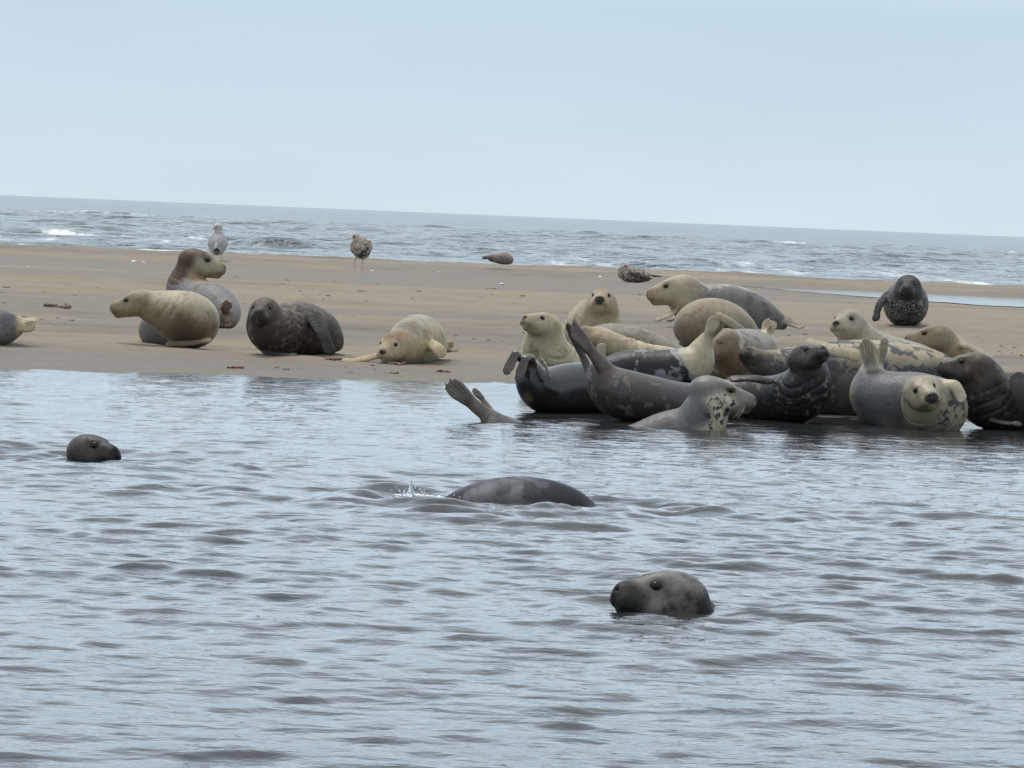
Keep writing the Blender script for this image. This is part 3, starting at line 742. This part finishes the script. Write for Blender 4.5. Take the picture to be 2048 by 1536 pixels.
    seal("big mottled cream and slate seal asleep on its back, whiskered chin upward", 26.5,
         [(1548, 736, .02, 37), (1598, 750, .1, 58), (1660, 758, .15, 76), (1735, 761, .2, 82), (1805, 757, .2, 72), (1858, 748, .15, 50), (1900, 742, .1, 24)],
         dict(at=(1511, 722, -.02), s=84, yaw=-42, pitch=12, roll=165), (1690, 838),
         dict(back=(.125, .115, .11), belly=(.47, .42, .30), dorsal=(0, -.75, -.75), edge=(-.25, .85), head=(.16, .135, .11), headw=.85, muzzle=(.06, .05, .04), mzw=.9, flip=(.46, .395, .27), spot=.48, spotcol=(.07, .07, .08), scale=12, sedge=.045, rough=.55,
              patch=[(1690, 790, -.2, 34, (.24, .17, .12), .7), (1735, 745, -.2, 26, (.38, .33, .22), .6)], fleck=((.40, .33, .25), 20, .58, .45), spots=[(1570, 722, -.1, 60, .49, .4)], headclear=.6),
         [fore([(1622, 688, -.17), (1668, 702, -.26), (1718, 714, -.27)], 14, (0, -1, .7)), hind([(1895, 742, .1), (1912, 740, .1), (1940, 738, .1)], 14)], GS, folds=.006, eyes=False, whisk=True)
    seal("black-patched silver seal lying belly up with cream rump and hind flippers raised together", 26.0,
         [(1215, 752, .02, 36), (1262, 746, .05, 46), (1318, 748, .05, 48), (1365, 742, .05, 46), (1393, 725, .05, 36), (1403, 700, .05, 24), (1411, 682, .05, 16)],
         dict(at=(1178, 762, 0), s=78, yaw=-80, pitch=0), (1310, 800),
         dict(back=(.27, .28, .30), belly=(.25, .26, .285), flip=(.53, .47, .34), spot=.58, spotcol=(.020, .020, .022), scale=10, sedge=.03, rough=.42, spots=[(1398, 705, 0, 50, .0, .3), (1320, 792, -.12, 40, .3, .3)],
              patch=[(1403, 715, .0, 46, (.54, .48, .34), .12), (1400, 660, .0, 40, (.54, .48, .34), .2), (1352, 720, -.1, 15, (.42, .40, .34), .5)]),
         [hind([(1409, 688, .05), (1420, 662, .02), (1432, 635, .0)], 17, (-.5, -1, .1)), hind([(1412, 688, .08), (1426, 666, .08), (1447, 641, .06)], 13, (.6, -1, .2)), fore([(1200, 720, -.1), (1203, 705, -.1), (1203, 690, -.1)], 10)], GS)
    seal("wet black seal with curled brown hind flippers held up at the water's edge", 25.35,
         [(1260, 796, .5, 46), (1200, 780, .35, 54), (1140, 778, .18, 52), (1092, 782, .03, 46), (1066, 764, -.03, 35), (1060, 738, -.05, 23)],
         dict(at=(1310, 802, .6), s=80, yaw=88), (1120, 830),
         dict(back=(.033, .035, .040), belly=(.020, .020, .021), flip=(.16, .12, .085), flipw=.85, spot=.30, spotcol=(.008, .008, .009), scale=12, rough=.27, spec=.55, fur=.12,
              patch=[(1052, 800, -.1, 14, (.17, .14, .09), .6)]),
         [hind([(1062, 740, -.06), (1048, 722, -.12), (1030, 708, -.18), (1010, 750, -.22)], 14, (-.6, -1, .3)), hind([(1068, 738, -.06), (1062, 716, -.14), (1050, 718, -.2), (1035, 764, -.24)], 13, (-.4, -1, .5)),
          fore([(1086, 722, -.12), (1094, 738, -.16), (1100, 757, -.17)], 7, (1, -.5, .3))], GW, eyes=False)
    seal("dusky brown seal with long forked hind flippers raised steeply beside the wet black one", 24.75,
         [(1395, 812, .12, 42), (1345, 806, .05, 44), (1290, 797, 0, 48), (1240, 787, -.02, 50), (1210, 768, -.03, 38), (1200, 745, -.04, 24)],
         dict(at=(1436, 815, .22), s=84, yaw=88, pitch=0), (1290, 846),
         dict(back=(.095, .088, .088), belly=(.062, .052, .046), edge=(-.3, .5), flip=(.125, .092, .082), spot=.40, spotcol=(.03, .027, .026), scale=15, sedge=.1, rough=.4, fleck=((.26, .21, .18), 15, .57, .55), spec=.4),
         [hind([(1215, 745, -.08), (1200, 725, -.1), (1178, 698, -.12), (1139, 648, -.14)], 20, (.7, -1, .5), wb=1.1, le=(1.0, .95, .9, .85, .75)), hind([(1190, 770, -.04), (1180, 745, .0), (1162, 705, .03), (1133, 646, .05)], 15, (-1, -.5, .2), wb=1.2)], GW, eyes=False)
    seal("black wet bull seal with chin lifted, facing out between the sleepers", 25.35,
         [(1618, 748, .05, 40), (1606, 785, .12, 55), (1562, 798, .28, 50), (1512, 800, .42, 46), (1466, 806, .55, 34), (1436, 816, .62, 14)],
         dict(at=(1614, 714, -.03), s=90, yaw=38, pitch=20, roll=4, snout=1.05), (1560, 846),
         dict(back=(.052, .050, .050), belly=(.03, .029, .030), head=(.105, .090, .078), headw=.85, muzzle=(.028, .024, .023), flip=(.045, .036, .032), nw=.12, nh=.11, nlow=.03, spot=.35, spotcol=(.015, .015, .016), scale=12, sedge=.1, rough=.38, fleck=((.24, .21, .18), 22, .585, .6), headclear=.4),
         [fore([(1535, 762, .12), (1505, 757, .1), (1462, 758, .1)], 14, (0, -.5, 1))], GW, folds=.0065)
    seal("dark umber seal at the frame edge in profile with creased neck", 25.6,
         [(1966, 766, .05, 49), (1974, 798, .08, 57), (2020, 803, .12, 60), (2065, 803, .16, 61), (2120, 806, .25, 54), (2200, 822, .4, 24)],
         dict(at=(1940, 736, 0), s=102, yaw=-82, pitch=2, snout=1.1), (2020, 858),
         dict(back=(.095, .078, .068), belly=(.052, .046, .045), edge=(-.2, .5), head=(.095, .075, .060), headw=.8, muzzle=(.036, .030, .028), cap=(.15, .118, .088), flip=(.075, .064, .06), spot=.40, spotcol=(.03, .026, .024), scale=11, sedge=.1, rough=.42, fleck=((.22, .18, .14), 20, .57, .5), headclear=.4),
         [fore([(2036, 762, -.1), (2042, 790, -.14), (2050, 815, -.12)], 20, (.3, -1, .1)), fore([(1985, 840, -.1), (2010, 846, -.14), (2040, 848, -.14)], 9, (0, -.6, 1))], GW, folds=.011)
    seal("cream-faced seal with tilted head and black nose, grey body and hind flippers raised behind", 25.2,
         [(1860, 808, .06, 58), (1876, 818, .16, 60), (1835, 808, .30, 64), (1785, 806, .40, 64), (1752, 790, .48, 54), (1744, 760, .52, 34), (1744, 738, .54, 22)],
         dict(at=(1846, 786, -.10), s=106, yaw=12, pitch=-4, roll=17), (1810, 858),
         dict(back=(.165, .17, .18), belly=(.44, .395, .285), edge=(-.1, .5), head=(.45, .40, .285), headw=.95, cap=(.31, .265, .185), capw=.6, muzzle=(.34, .285, .2), mzw=.5, ring=(.52, .46, .33), flip=(.66, .585, .42), nw=.135, nh=.10, nlow=.03, rough=.42,
              spot=.0, spotcol=(.085, .08, .08), scale=21, sedge=.03, spots=[(1905, 828, 0, 48, .47, .3), (1812, 812, -.08, 22, .46, .35), (1868, 838, -.15, 26, .42, .3)],
              patch=[(1755, 795, .3, 66, (.15, .155, .165), .35), (1800, 812, .2, 34, (.14, .145, .155), .3), (1744, 738, .5, 22, (.40, .37, .31), .4)], headclear=.8),
         [hind([(1744, 745, .5), (1740, 722, .48), (1731, 677, .44)], 20, (-.2, -1, .1), wb=.95, le=(.80, .96, 1.02, 1.0, .86)), hind([(1750, 745, .54), (1762, 722, .54), (1770, 676, .52)], 14, (.6, -1, .2)),
          fore([(1892, 772, .0), (1912, 774, -.05), (1925, 800, -.06)], 15, (.5, -1, .4))], GW, folds=.006, eye=1.15)
    # ---- in the water
    seal("grey seal with speckled cream throat half under water, hind flippers out at far end", 24.1,
         [(1412, 822, .02, 46), (1385, 862, .05, 54), (1330, 874, .08, 50), (1250, 903, .1, 50), (1150, 891, .1, 48), (1070, 886, .06, 36), (1010, 857, .0, 25), (980, 838, -.02, 19)],
         dict(at=(1432, 787, 0), s=106, yaw=86, pitch=-8, snout=1.33), (1250, 852),
         dict(back=(.185, .185, .19), belly=(.56, .52, .39), dorsal=(-.75, .1, .6), edge=(-.45, .05), head=(.25, .24, .215), headw=.85, cap=(.24, .235, .22), muzzle=(.17, .13, .095), mzw=.8, ring=(.31, .26, .17), flip=(.27, .235, .20), rough=.4,
              spot=.0, spotcol=(.055, .052, .056), scale=32, sedge=.03, spots=[(1442, 822, -.13, 46, .455, .3)], patch=[(1440, 830, -.13, 46, (.72, .66, .50), .2), (1398, 825, -.1, 26, (.165, .168, .178), .4), (902, 770, 0, 22, (.42, .365, .27), .4)], headclear=.5),
         [hind([(985, 838, -.02), (958, 818, -.05), (935, 798, -.07), (896, 764, -.1)], 21, (-.3, -1, .4)), hind([(1000, 842, .02), (975, 812, .06), (962, 795, .07), (946, 778, .08)], 10, (.4, -1, .4))], GW, whisk=True, eye=1.25)
    seal("brown-grey seal swimming nearest the camera with only its large head above water", 12.76,
         [(1395, 1262, .12, 62), (1440, 1350, .25, 100), (1560, 1400, .5, 120), (1720, 1420, .7, 90)],
         dict(at=(1328, 1195, 0), s=180, yaw=-64, pitch=7, snout=1.08), (1326, 1222),
         dict(back=(.09, .082, .078), belly=(.10, .088, .073), head=(.27, .255, .24), muzzle=(.022, .030, .028), mzx=.26, mzw=.92, cap=(.25, .235, .22), ring=(.19, .17, .14), flip=SLATE, nh=.09, nw=.11, spot=.50, spotcol=(.06, .055, .052), scale=13, sedge=.08, rough=.55, spec=.12, headclear=.15,
              patch=[(1375, 1205, -.12, 18, (.06, .055, .055), .5)]),
         [], GW, vox=.0042, eye=1.12)
    seal("small dark seal head swimming alone far from the crowd, snout blunt and black", 19.1,
         [(158, 950, .1, 45), (90, 975, .3, 75), (0, 1000, .6, 70), (-80, 1010, .8, 30)],
         dict(at=(186, 904, 0), s=114, yaw=52, pitch=3), (190, 916),
         dict(back=(.062, .058, .058), belly=(.07, .064, .06), head=(.085, .076, .074), muzzle=(.024, .022, .022), mzx=.26, mzw=.92, flip=SLATE, nw=.13, nh=.11, spot=.35, spotcol=(.035, .033, .033), scale=18, sedge=.1, rough=.48, spec=.18, headclear=.2),
         [], GW, eye=1.35)
    seal("diving seal with only its rounded slate back above the water beside a splash", 17.3,
         [(905, 1075, 0, 75), (975, 1058, 0, 96), (1045, 1066, 0, 113), (1112, 1068, 0, 98), (1182, 1102, .0, 64), (1260, 1120, 0, 30)],
         dict(at=(835, 1100, 0), s=130, yaw=-85, pitch=-20), (1050, 1010),
         dict(back=(.13, .14, .16), belly=(.06, .064, .072), edge=(.1, .8), flip=SLATE, spot=.52, spotcol=(.02, .023, .030), scale=8, sedge=.07, rough=.5, spec=.12, fur=.2, fleck=((.2, .2, .2), 22, .66, .5)),
         [hind([(1250, 1118, 0), (1280, 1130, 0), (1320, 1145, 0)], 22)], GW, eyes=False)

build_seals()

# ------------------------------------------------------------------ gulls
def gull_material(name, spotcol, scale):
    return coat_material(name, spotcol, scale, .75, .35, .05, .2)
BEAK = plain("dark_beak", (.05, .03, .028), .45); PINK = plain("pink_beak", (.36, .17, .15), .45); LEG = plain("pinkish_grey_leg", (.33, .22, .19), .6)

def gull(label, base, D, body, head, tail, colors, legs=(), beak=None, wings=(), spot=.0, scale=30):
    """body / wings / tail: chains of (px, py, dy, r px)"""
    mpp = D / F; root = P(base[0], base[1], D); W = lambda px, py, dy=0.: P(px, py, D + dy) - root
    ch = lambda c: spline([(W(a, b, d), r * mpp) for a, b, d, r in c], 5)
    vox = .0085
    prim = [ch(body)] + [ch(w_) for w_ in wings] + [ch(tail)]
    hp = ch(head)
    ap = np.array([q for c in prim + [hp] for q, r in c]); ar = np.array([r for c in prim + [hp] for q, r in c])
    Fd = Field((ap - ar[:, None]).min(0) - .03, (ap + ar[:, None]).max(0) + .03, vox)
    Fd.chain(prim[0], .012)
    Fd.chain(hp, .02)
    for c in prim[1:-1]: Fd.chain(c, .008, None, .03)
    Fd.chain(prim[-1], .01, (nrm((0, -.35, 1)), .4), .03)
    V, Fq = Fd.mesh(); n = vnormals(V, Fq); nz = fbm(V * 30, 3) - .5
    def dist(c): 
        d = np.full(len(V), 9.)
        for (a, ra), (b, rb) in zip(c[:-1], c[1:]): d = np.minimum(d, cone(V, a, ra, b, rb))
        return d
    lerp = lambda a, b, t: a * (1 - t[:, None]) + np.asarray(b)[None] * t[:, None]
    c = np.tile(np.array(colors["body"], float), (len(V), 1)); sp = np.full(len(V), spot)
    c = lerp(c, colors["under"], ss(.0, -.5, n[:, 2] + nz * .5))
    t = ss(.012, 0, dist(hp)); c = lerp(c, colors["head"], t); sp *= 1 - t * .7
    for px, py, dy, r, cc in colors.get("patch", ()):
        d = np.linalg.norm(V - W(px, py, dy), axis=1) / (r * mpp); t = ss(1.25, .75, d + nz * .5); c = lerp(c, cc, t); sp *= 1 - t
    t = ss(.010, 0., dist(prim[-1])); c = lerp(c, colors["tail"], t); sp *= 1 - t
    E = bpy.data.objects.new("gull", None); COL.objects.link(E); E.location = root; E.empty_display_size = .05
    tag(E, label, "gull", "gulls along the sandbank crest")
    mesh_from("body", V, Fq, gull_material("gull_feathers", colors.get("spotcol", (.1, .08, .07)), scale), E, attrs={"coat": np.clip(c * 1.0, 0, 1), "spot": sp, "fleck": np.ones(len(V))})
    if beak:
        (a, b, r, mt) = beak; a, b = W(*a), W(*b); d = b - a
        v, f = strands([np.array([a, a + d * .55, b - d * .08 - np.array([0, 0, r * mpp * .2]), b - np.array([0, 0, r * mpp * .5])])], r * mpp); mesh_from("beak", v, f, mt, E)
        e = W(*head[-1][:3]); ex = nrm(d)
        v, f = sphere_mesh(e + ex * head[-1][3] * mpp * .45 + np.array([0, -head[-1][3] * mpp * .72, head[-1][3] * mpp * .25]), 1.3 * mpp, 8, 6); mesh_from("eye", v, f, EYE_MAT, E)
    for top, foot in legs:
        a, b = W(*top), W(*foot); k = (a + b) / 2 + np.array([0, .012, 0])
        v, f = strands([np.array([a, k, b])], 1.0 * mpp)
        v[:, :] = v; lg = mesh_from("leg", v, f, LEG, E)
        fw = b + np.array([0, 0, .004])
        toes = [np.array([fw, fw + np.array([math.sin(q), math.cos(q), 0]) * .02, fw + np.array([math.sin(q), math.cos(q), -.05]) * .045]) for q in (-.5, 0, .5)]
        v, f = strands(toes, .006); mesh_from("foot", v, f, LEG, lg)
    return E

def build_gulls():
    D1 = ground_D(435, 519)
    gull("grey-backed gull standing with its back turned near the brown-headed seal", (435, 519), D1,
         [(436, 474, .10, 13), (436, 484, .04, 18), (435, 492, -.02, 18), (434, 499, -.06, 11)], [(437, 472, .08, 9), (438, 462, .10, 7.5), (436, 454, .08, 8.5)],
         [(434, 499, -.10, 5), (433, 505, -.16, 5), (433, 509, -.2, 4)],
         dict(body=(.36, .37, .39), under=(.62, .62, .61), head=(.60, .58, .55), tail=(.035, .035, .037), patch=[(433, 489, -.12, 4, (.75, .75, .74)), (431, 495, -.14, 3.5, (.72, .72, .72)), (438, 497, -.12, 3, (.72, .72, .72)), (432, 481, -.08, 4, (.55, .56, .57))]),
         [((427, 500, 0), (425, 519, .02)), ((442, 500, 0), (443, 519, .0))], ((430, 456, .06), (424, 458, .03), 1.7, BEAK),
         [[(424, 478, .04, 6), (421, 489, -.03, 5.5), (427, 502, -.1, 4)], [(448, 478, .04, 6), (450, 489, -.03, 5.5), (443, 502, -.1, 4)]])
    D2 = ground_D(718, 537)
    gull("speckled brown young gull standing on two legs with head turned in profile", (716, 538), D2,
         [(718, 483, .06, 11), (722, 492, .02, 18), (723, 500, -.03, 18), (726, 507, -.07, 11)], [(717, 484, .02, 9), (714, 478, .0, 8), (712, 474, .0, 8)],
         [(726, 504, -.10, 6), (729, 508, -.16, 5.5), (731, 510, -.2, 4)],
         dict(body=(.36, .315, .27), under=(.50, .45, .39), head=(.48, .43, .385), tail=(.04, .036, .036), patch=[(709, 473, -.03, 3.2, (.12, .1, .09)), (733, 498, -.1, 5, (.05, .045, .045)), (720, 511, -.12, 6, (.07, .065, .065))]),
         [((712, 511, .0), (708, 538, .0)), ((726, 512, .0), (724, 539, -.02))], ((705, 476, 0), (692, 478.5, -.02), 2.3, PINK),
         [[(707, 488, .03, 6), (706, 499, -.03, 5.5), (714, 509, -.1, 4)], [(737, 486, .03, 6), (738, 498, -.03, 6), (734, 511, -.1, 4)]], .46, 34)
    D3 = 60.3
    gull("brown young gull sitting low with its face tucked in and dark wingtips to the sea", (1002, 528), D3,
         [(982, 517, .02, 6), (992, 517, 0, 9), (1006, 518, 0, 11), (1018, 520, 0, 9)], [(1018, 518, .03, 8), (1012, 511, .02, 6.5), (1004, 509, .02, 5)],
         [(984, 515, 0, 5), (974, 516.5, 0, 4), (965, 517.5, .02, 2.4)],
         dict(body=(.26, .21, .18), under=(.24, .20, .175), head=(.31, .26, .225), tail=(.03, .027, .028)), (), None,
         [[(980, 514, -.04, 4.5), (972, 514, -.04, 3), (964, 514, -.03, 1.6)]], .42, 40)
    D4 = ground_D(1270, 565)
    gull("speckled young gull sitting with head laid back and dark tail towards the grey seal", (1268, 566), D4,
         [(1246, 548, .02, 10), (1258, 550, 0, 15), (1276, 551, 0, 14.5), (1294, 554, 0, 9)], [(1245, 547, .02, 9), (1245, 538, .0, 8), (1251, 535, 0, 7.5)],
         [(1294, 553, 0, 6), (1308, 552, 0, 5), (1322, 553, .02, 2.5)],
         dict(body=(.40, .36, .31), under=(.36, .32, .28), head=(.42, .37, .32), tail=(.04, .037, .038), patch=[(1252, 531, -.06, 4.5, (.2, .09, .07)), (1303, 555, -.06, 3.5, (.62, .6, .56))]), (), None,
         [[(1262, 543, -.1, 6), (1282, 549, -.11, 6), (1304, 556, -.05, 3)]], .50, 32)

build_gulls()

# ------------------------------------------------------------------ seaweed, shells, splash
WEED = [plain("rust_brown_seaweed", (.15, .075, .048), .7), plain("olive_brown_seaweed", (.13, .095, .062), .75), plain("dark_wet_seaweed", (.085, .062, .048), .7)]
SHELL = plain("bleached_shell", (.72, .69, .63), .5)

def lumps(n, ext, seed, sharp=.9):
    """one tangled frond lying on the sand"""
    r = np.random.default_rng(seed); a = r.uniform(0, 6.28); p = np.zeros(3); pts = []
    for _ in range(n):
        pts.append((p * [1, .8, 1] + [0, 0, abs(r.normal(0, ext * .07))], ext * r.uniform(.035, .13)))
        a += r.normal(0, 1.3); p = p + np.array([math.cos(a), math.sin(a), 0]) * ext * r.uniform(.15, .4)
        if np.linalg.norm(p) > ext * .75: a = math.atan2(-p[1], -p[0]) + r.normal(0, .5)
    ch = spline(pts, 3); q = np.array([c for c, _ in ch]); Fd = Field(q.min(0) - ext * .25, q.max(0) + ext * .25, ext * .045)
    Fd.chain(ch, ext * .03, None, ext * .05)
    return Fd.mesh()

def on_sand(px, py):
    D = ground_D(px, py); q = P(px, py, D); q[2] = float(terrain(q[0], q[1]) + sand_detail(np.array([q[0]]), np.array([q[1]]))[0]); return q

def build_litter():
    big = [(465, 737, 24, 0, "torn brown seaweed clump lying alone below the dark mottled seal"), (880, 744, 26, 0, "rust red seaweed tuft lying between the pup and the wet black seal"), (655, 722, 26, 0, "rusty seaweed tuft beside the tail of the dark mottled seal"),
           (727, 707, 16, 0, "small red seaweed knot by the pup's reaching flipper"), (798, 731, 26, 1, "brown seaweed heap against the pup's chin"), (790, 748, 22, 1, "seaweed scraps on the waterline below the pup"),
           (898, 718, 14, 0, "red seaweed scrap beside the pup's rear end"), (130, 612, 40, 1, "long reddish seaweed strand on the slope behind the curled cream seal"),
           (22, 575, 12, 1, "upright olive seaweed sprig on the far left slope"), (185, 577, 22, 1, "olive seaweed bunch uphill of the curled cream seal")]
    for i, (px, py, wpx, mi, lab) in enumerate(big):
        q = on_sand(px, py); ext = wpx * q[1] / F
        v, f = lumps(18, ext, 100 + i); o = mesh_from("seaweed_clump", v, f, WEED[mi], loc=q); tag(o, lab, "seaweed", "seaweed on the sand")
    protos = []
    for i in range(6):
        v, f = lumps(7, .075, 200 + i); protos.append((v, f))
    r = random.Random(5); meshes = {}
    spots = []
    bands = [(0, 430, 570, 640, 26), (480, 700, 585, 610, 8), (560, 1060, 578, 600, 14), (850, 1060, 655, 675, 18), (640, 780, 705, 745, 12), (40, 480, 600, 660, 16), (980, 1080, 580, 620, 6), (1020, 1050, 690, 760, 3), (1550, 1660, 640, 720, 9),
             (1250, 1300, 575, 600, 4), (1930, 2048, 690, 712, 10), (1340, 1370, 690, 700, 3), (400, 1000, 520, 575, 12), (540, 600, 735, 745, 4), (1600, 1740, 590, 690, 8)]
    for x0, x1, y0, y1, n in bands:
        for _ in range(n): spots.append((r.uniform(x0, x1), r.uniform(y0, y1)))
    for i, (px, py) in enumerate(spots):
        if py < 492 + .041 * px + 40: py = 492 + .041 * px + 45
        q = on_sand(px, py); k = i % 6
        if q[1] < shore(q[0]) + .3: continue
        if k not in meshes: meshes[k] = mesh_from("seaweed_scrap", *protos[k], WEED[k % 3], loc=q); o = meshes[k]
        else: o = meshes[k].copy(); COL.objects.link(o); o.location = q
        o.rotation_euler = (0, 0, r.uniform(0, 6.28)); s = r.uniform(.25, .8); o.scale = (s * 1.3, s, s * .8)
        tag(o, "tiny scrap of dark brown seaweed scattered on the bare sand", "seaweed", "seaweed scraps on the sand")
    sh = [(267, 523, 10, "larger white shell of a pair behind the brown-headed seal"), (287, 525, 7, "smaller white shell of a pair behind the brown-headed seal"), (745, 541, 9, "white shell by the feet of the standing speckled gull"),
          (1004, 569, 11, "flat white shell on bare sand below the tucked-up brown gull"), (876, 540, 7, "white shell midway between standing and sitting gulls"), (700, 724, 14, "pale shell fragment by the tip of the pup's flipper"), (1200, 555, 8, "white shell near the speckled sitting gull"), (55, 533, 6, "tiny white shell at the far left of the sandbank")]
    for i, (px, py, wpx, lab) in enumerate(sh):
        if i == 5: continue
        q = on_sand(px, py); ext = wpx * q[1] / F * .5
        v, f = sphere_mesh(np.zeros(3), 1, 14, 8)
        rib = 1 + .05 * np.cos(9 * np.arctan2(v[:, 1], v[:, 0] + .6)); v = v * rib[:, None] * np.array([1, .8, .38]) * ext; v[:, 2] *= np.where(v[:, 2] < 0, .3, 1)
        v = v + np.array([0, 0, ext * .12])
        o = mesh_from("shell", v, f, SHELL, loc=q); o.rotation_euler = (.15, 0, i * 1.1); tag(o, lab, "shell", "white shells on the sand")
    # splash: thrown water of thin spikes, lumps and drops
    D = 17.35; g = NT("splash_water"); g.set(Base_Color=(.66, .70, .74), Roughness=.5, IOR=1.333, Transmission_Weight=.15)
    root = P(850, 1005, D); Vs, Fs, n0 = [], [], 0
    rr = np.random.default_rng(12)
    def add(v, f):
        nonlocal n0
        Vs.append(v); Fs.append(f + n0); n0 += len(v)
    for i in range(34):
        px = rr.choice([rr.normal(822, 12), rr.normal(905, 18), rr.uniform(800, 930)]); h = max(5, 40 * math.exp(-((px - 822) / 13) ** 2) * rr.uniform(.3, 1) + rr.uniform(2, 14))
        a = P(px, 1008 + rr.uniform(-4, 4), D + rr.uniform(-.1, .1)) - root; b = P(px + rr.normal(-2, 6), 1004 - h, D + rr.uniform(-.12, .12)) - root
        v, f = strands([np.array([a, a * .5 + b * .5 + rr.normal(0, .006, 3), b])], rr.uniform(.004, .010)); add(v, f)
    for i in range(260):
        px = rr.choice([rr.normal(828, 20), rr.normal(905, 22)]); py = 1002 - abs(rr.normal(0, 15 if px < 860 else 7))
        v, f = sphere_mesh(P(px, py, D + rr.normal(0, .08)) - root, rr.uniform(.001, .0042), 7, 5); add(v, f)
    for i in range(300):
        px = rr.choice([rr.normal(835, 22), rr.uniform(800, 960)]); v, f = sphere_mesh(np.zeros(3), 1, 8, 6)
        v = v * (1 + .6 * (fbm(v * 2 + i, i) - .5))[:, None] * [rr.uniform(.010, .034), rr.uniform(.008, .02), rr.uniform(.003, .010)] + P(px, 1000 + rr.uniform(-9, 7) + (4 if px > 860 else 0), D + rr.uniform(-.08, .06)) - root; add(v, f)
    o = mesh_from("splash", np.concatenate(Vs), np.concatenate(Fs), g.m, loc=root); tag(o, "white splash of water thrown up in front of the diving seal's back", "splash", kind="stuff")

build_litter()
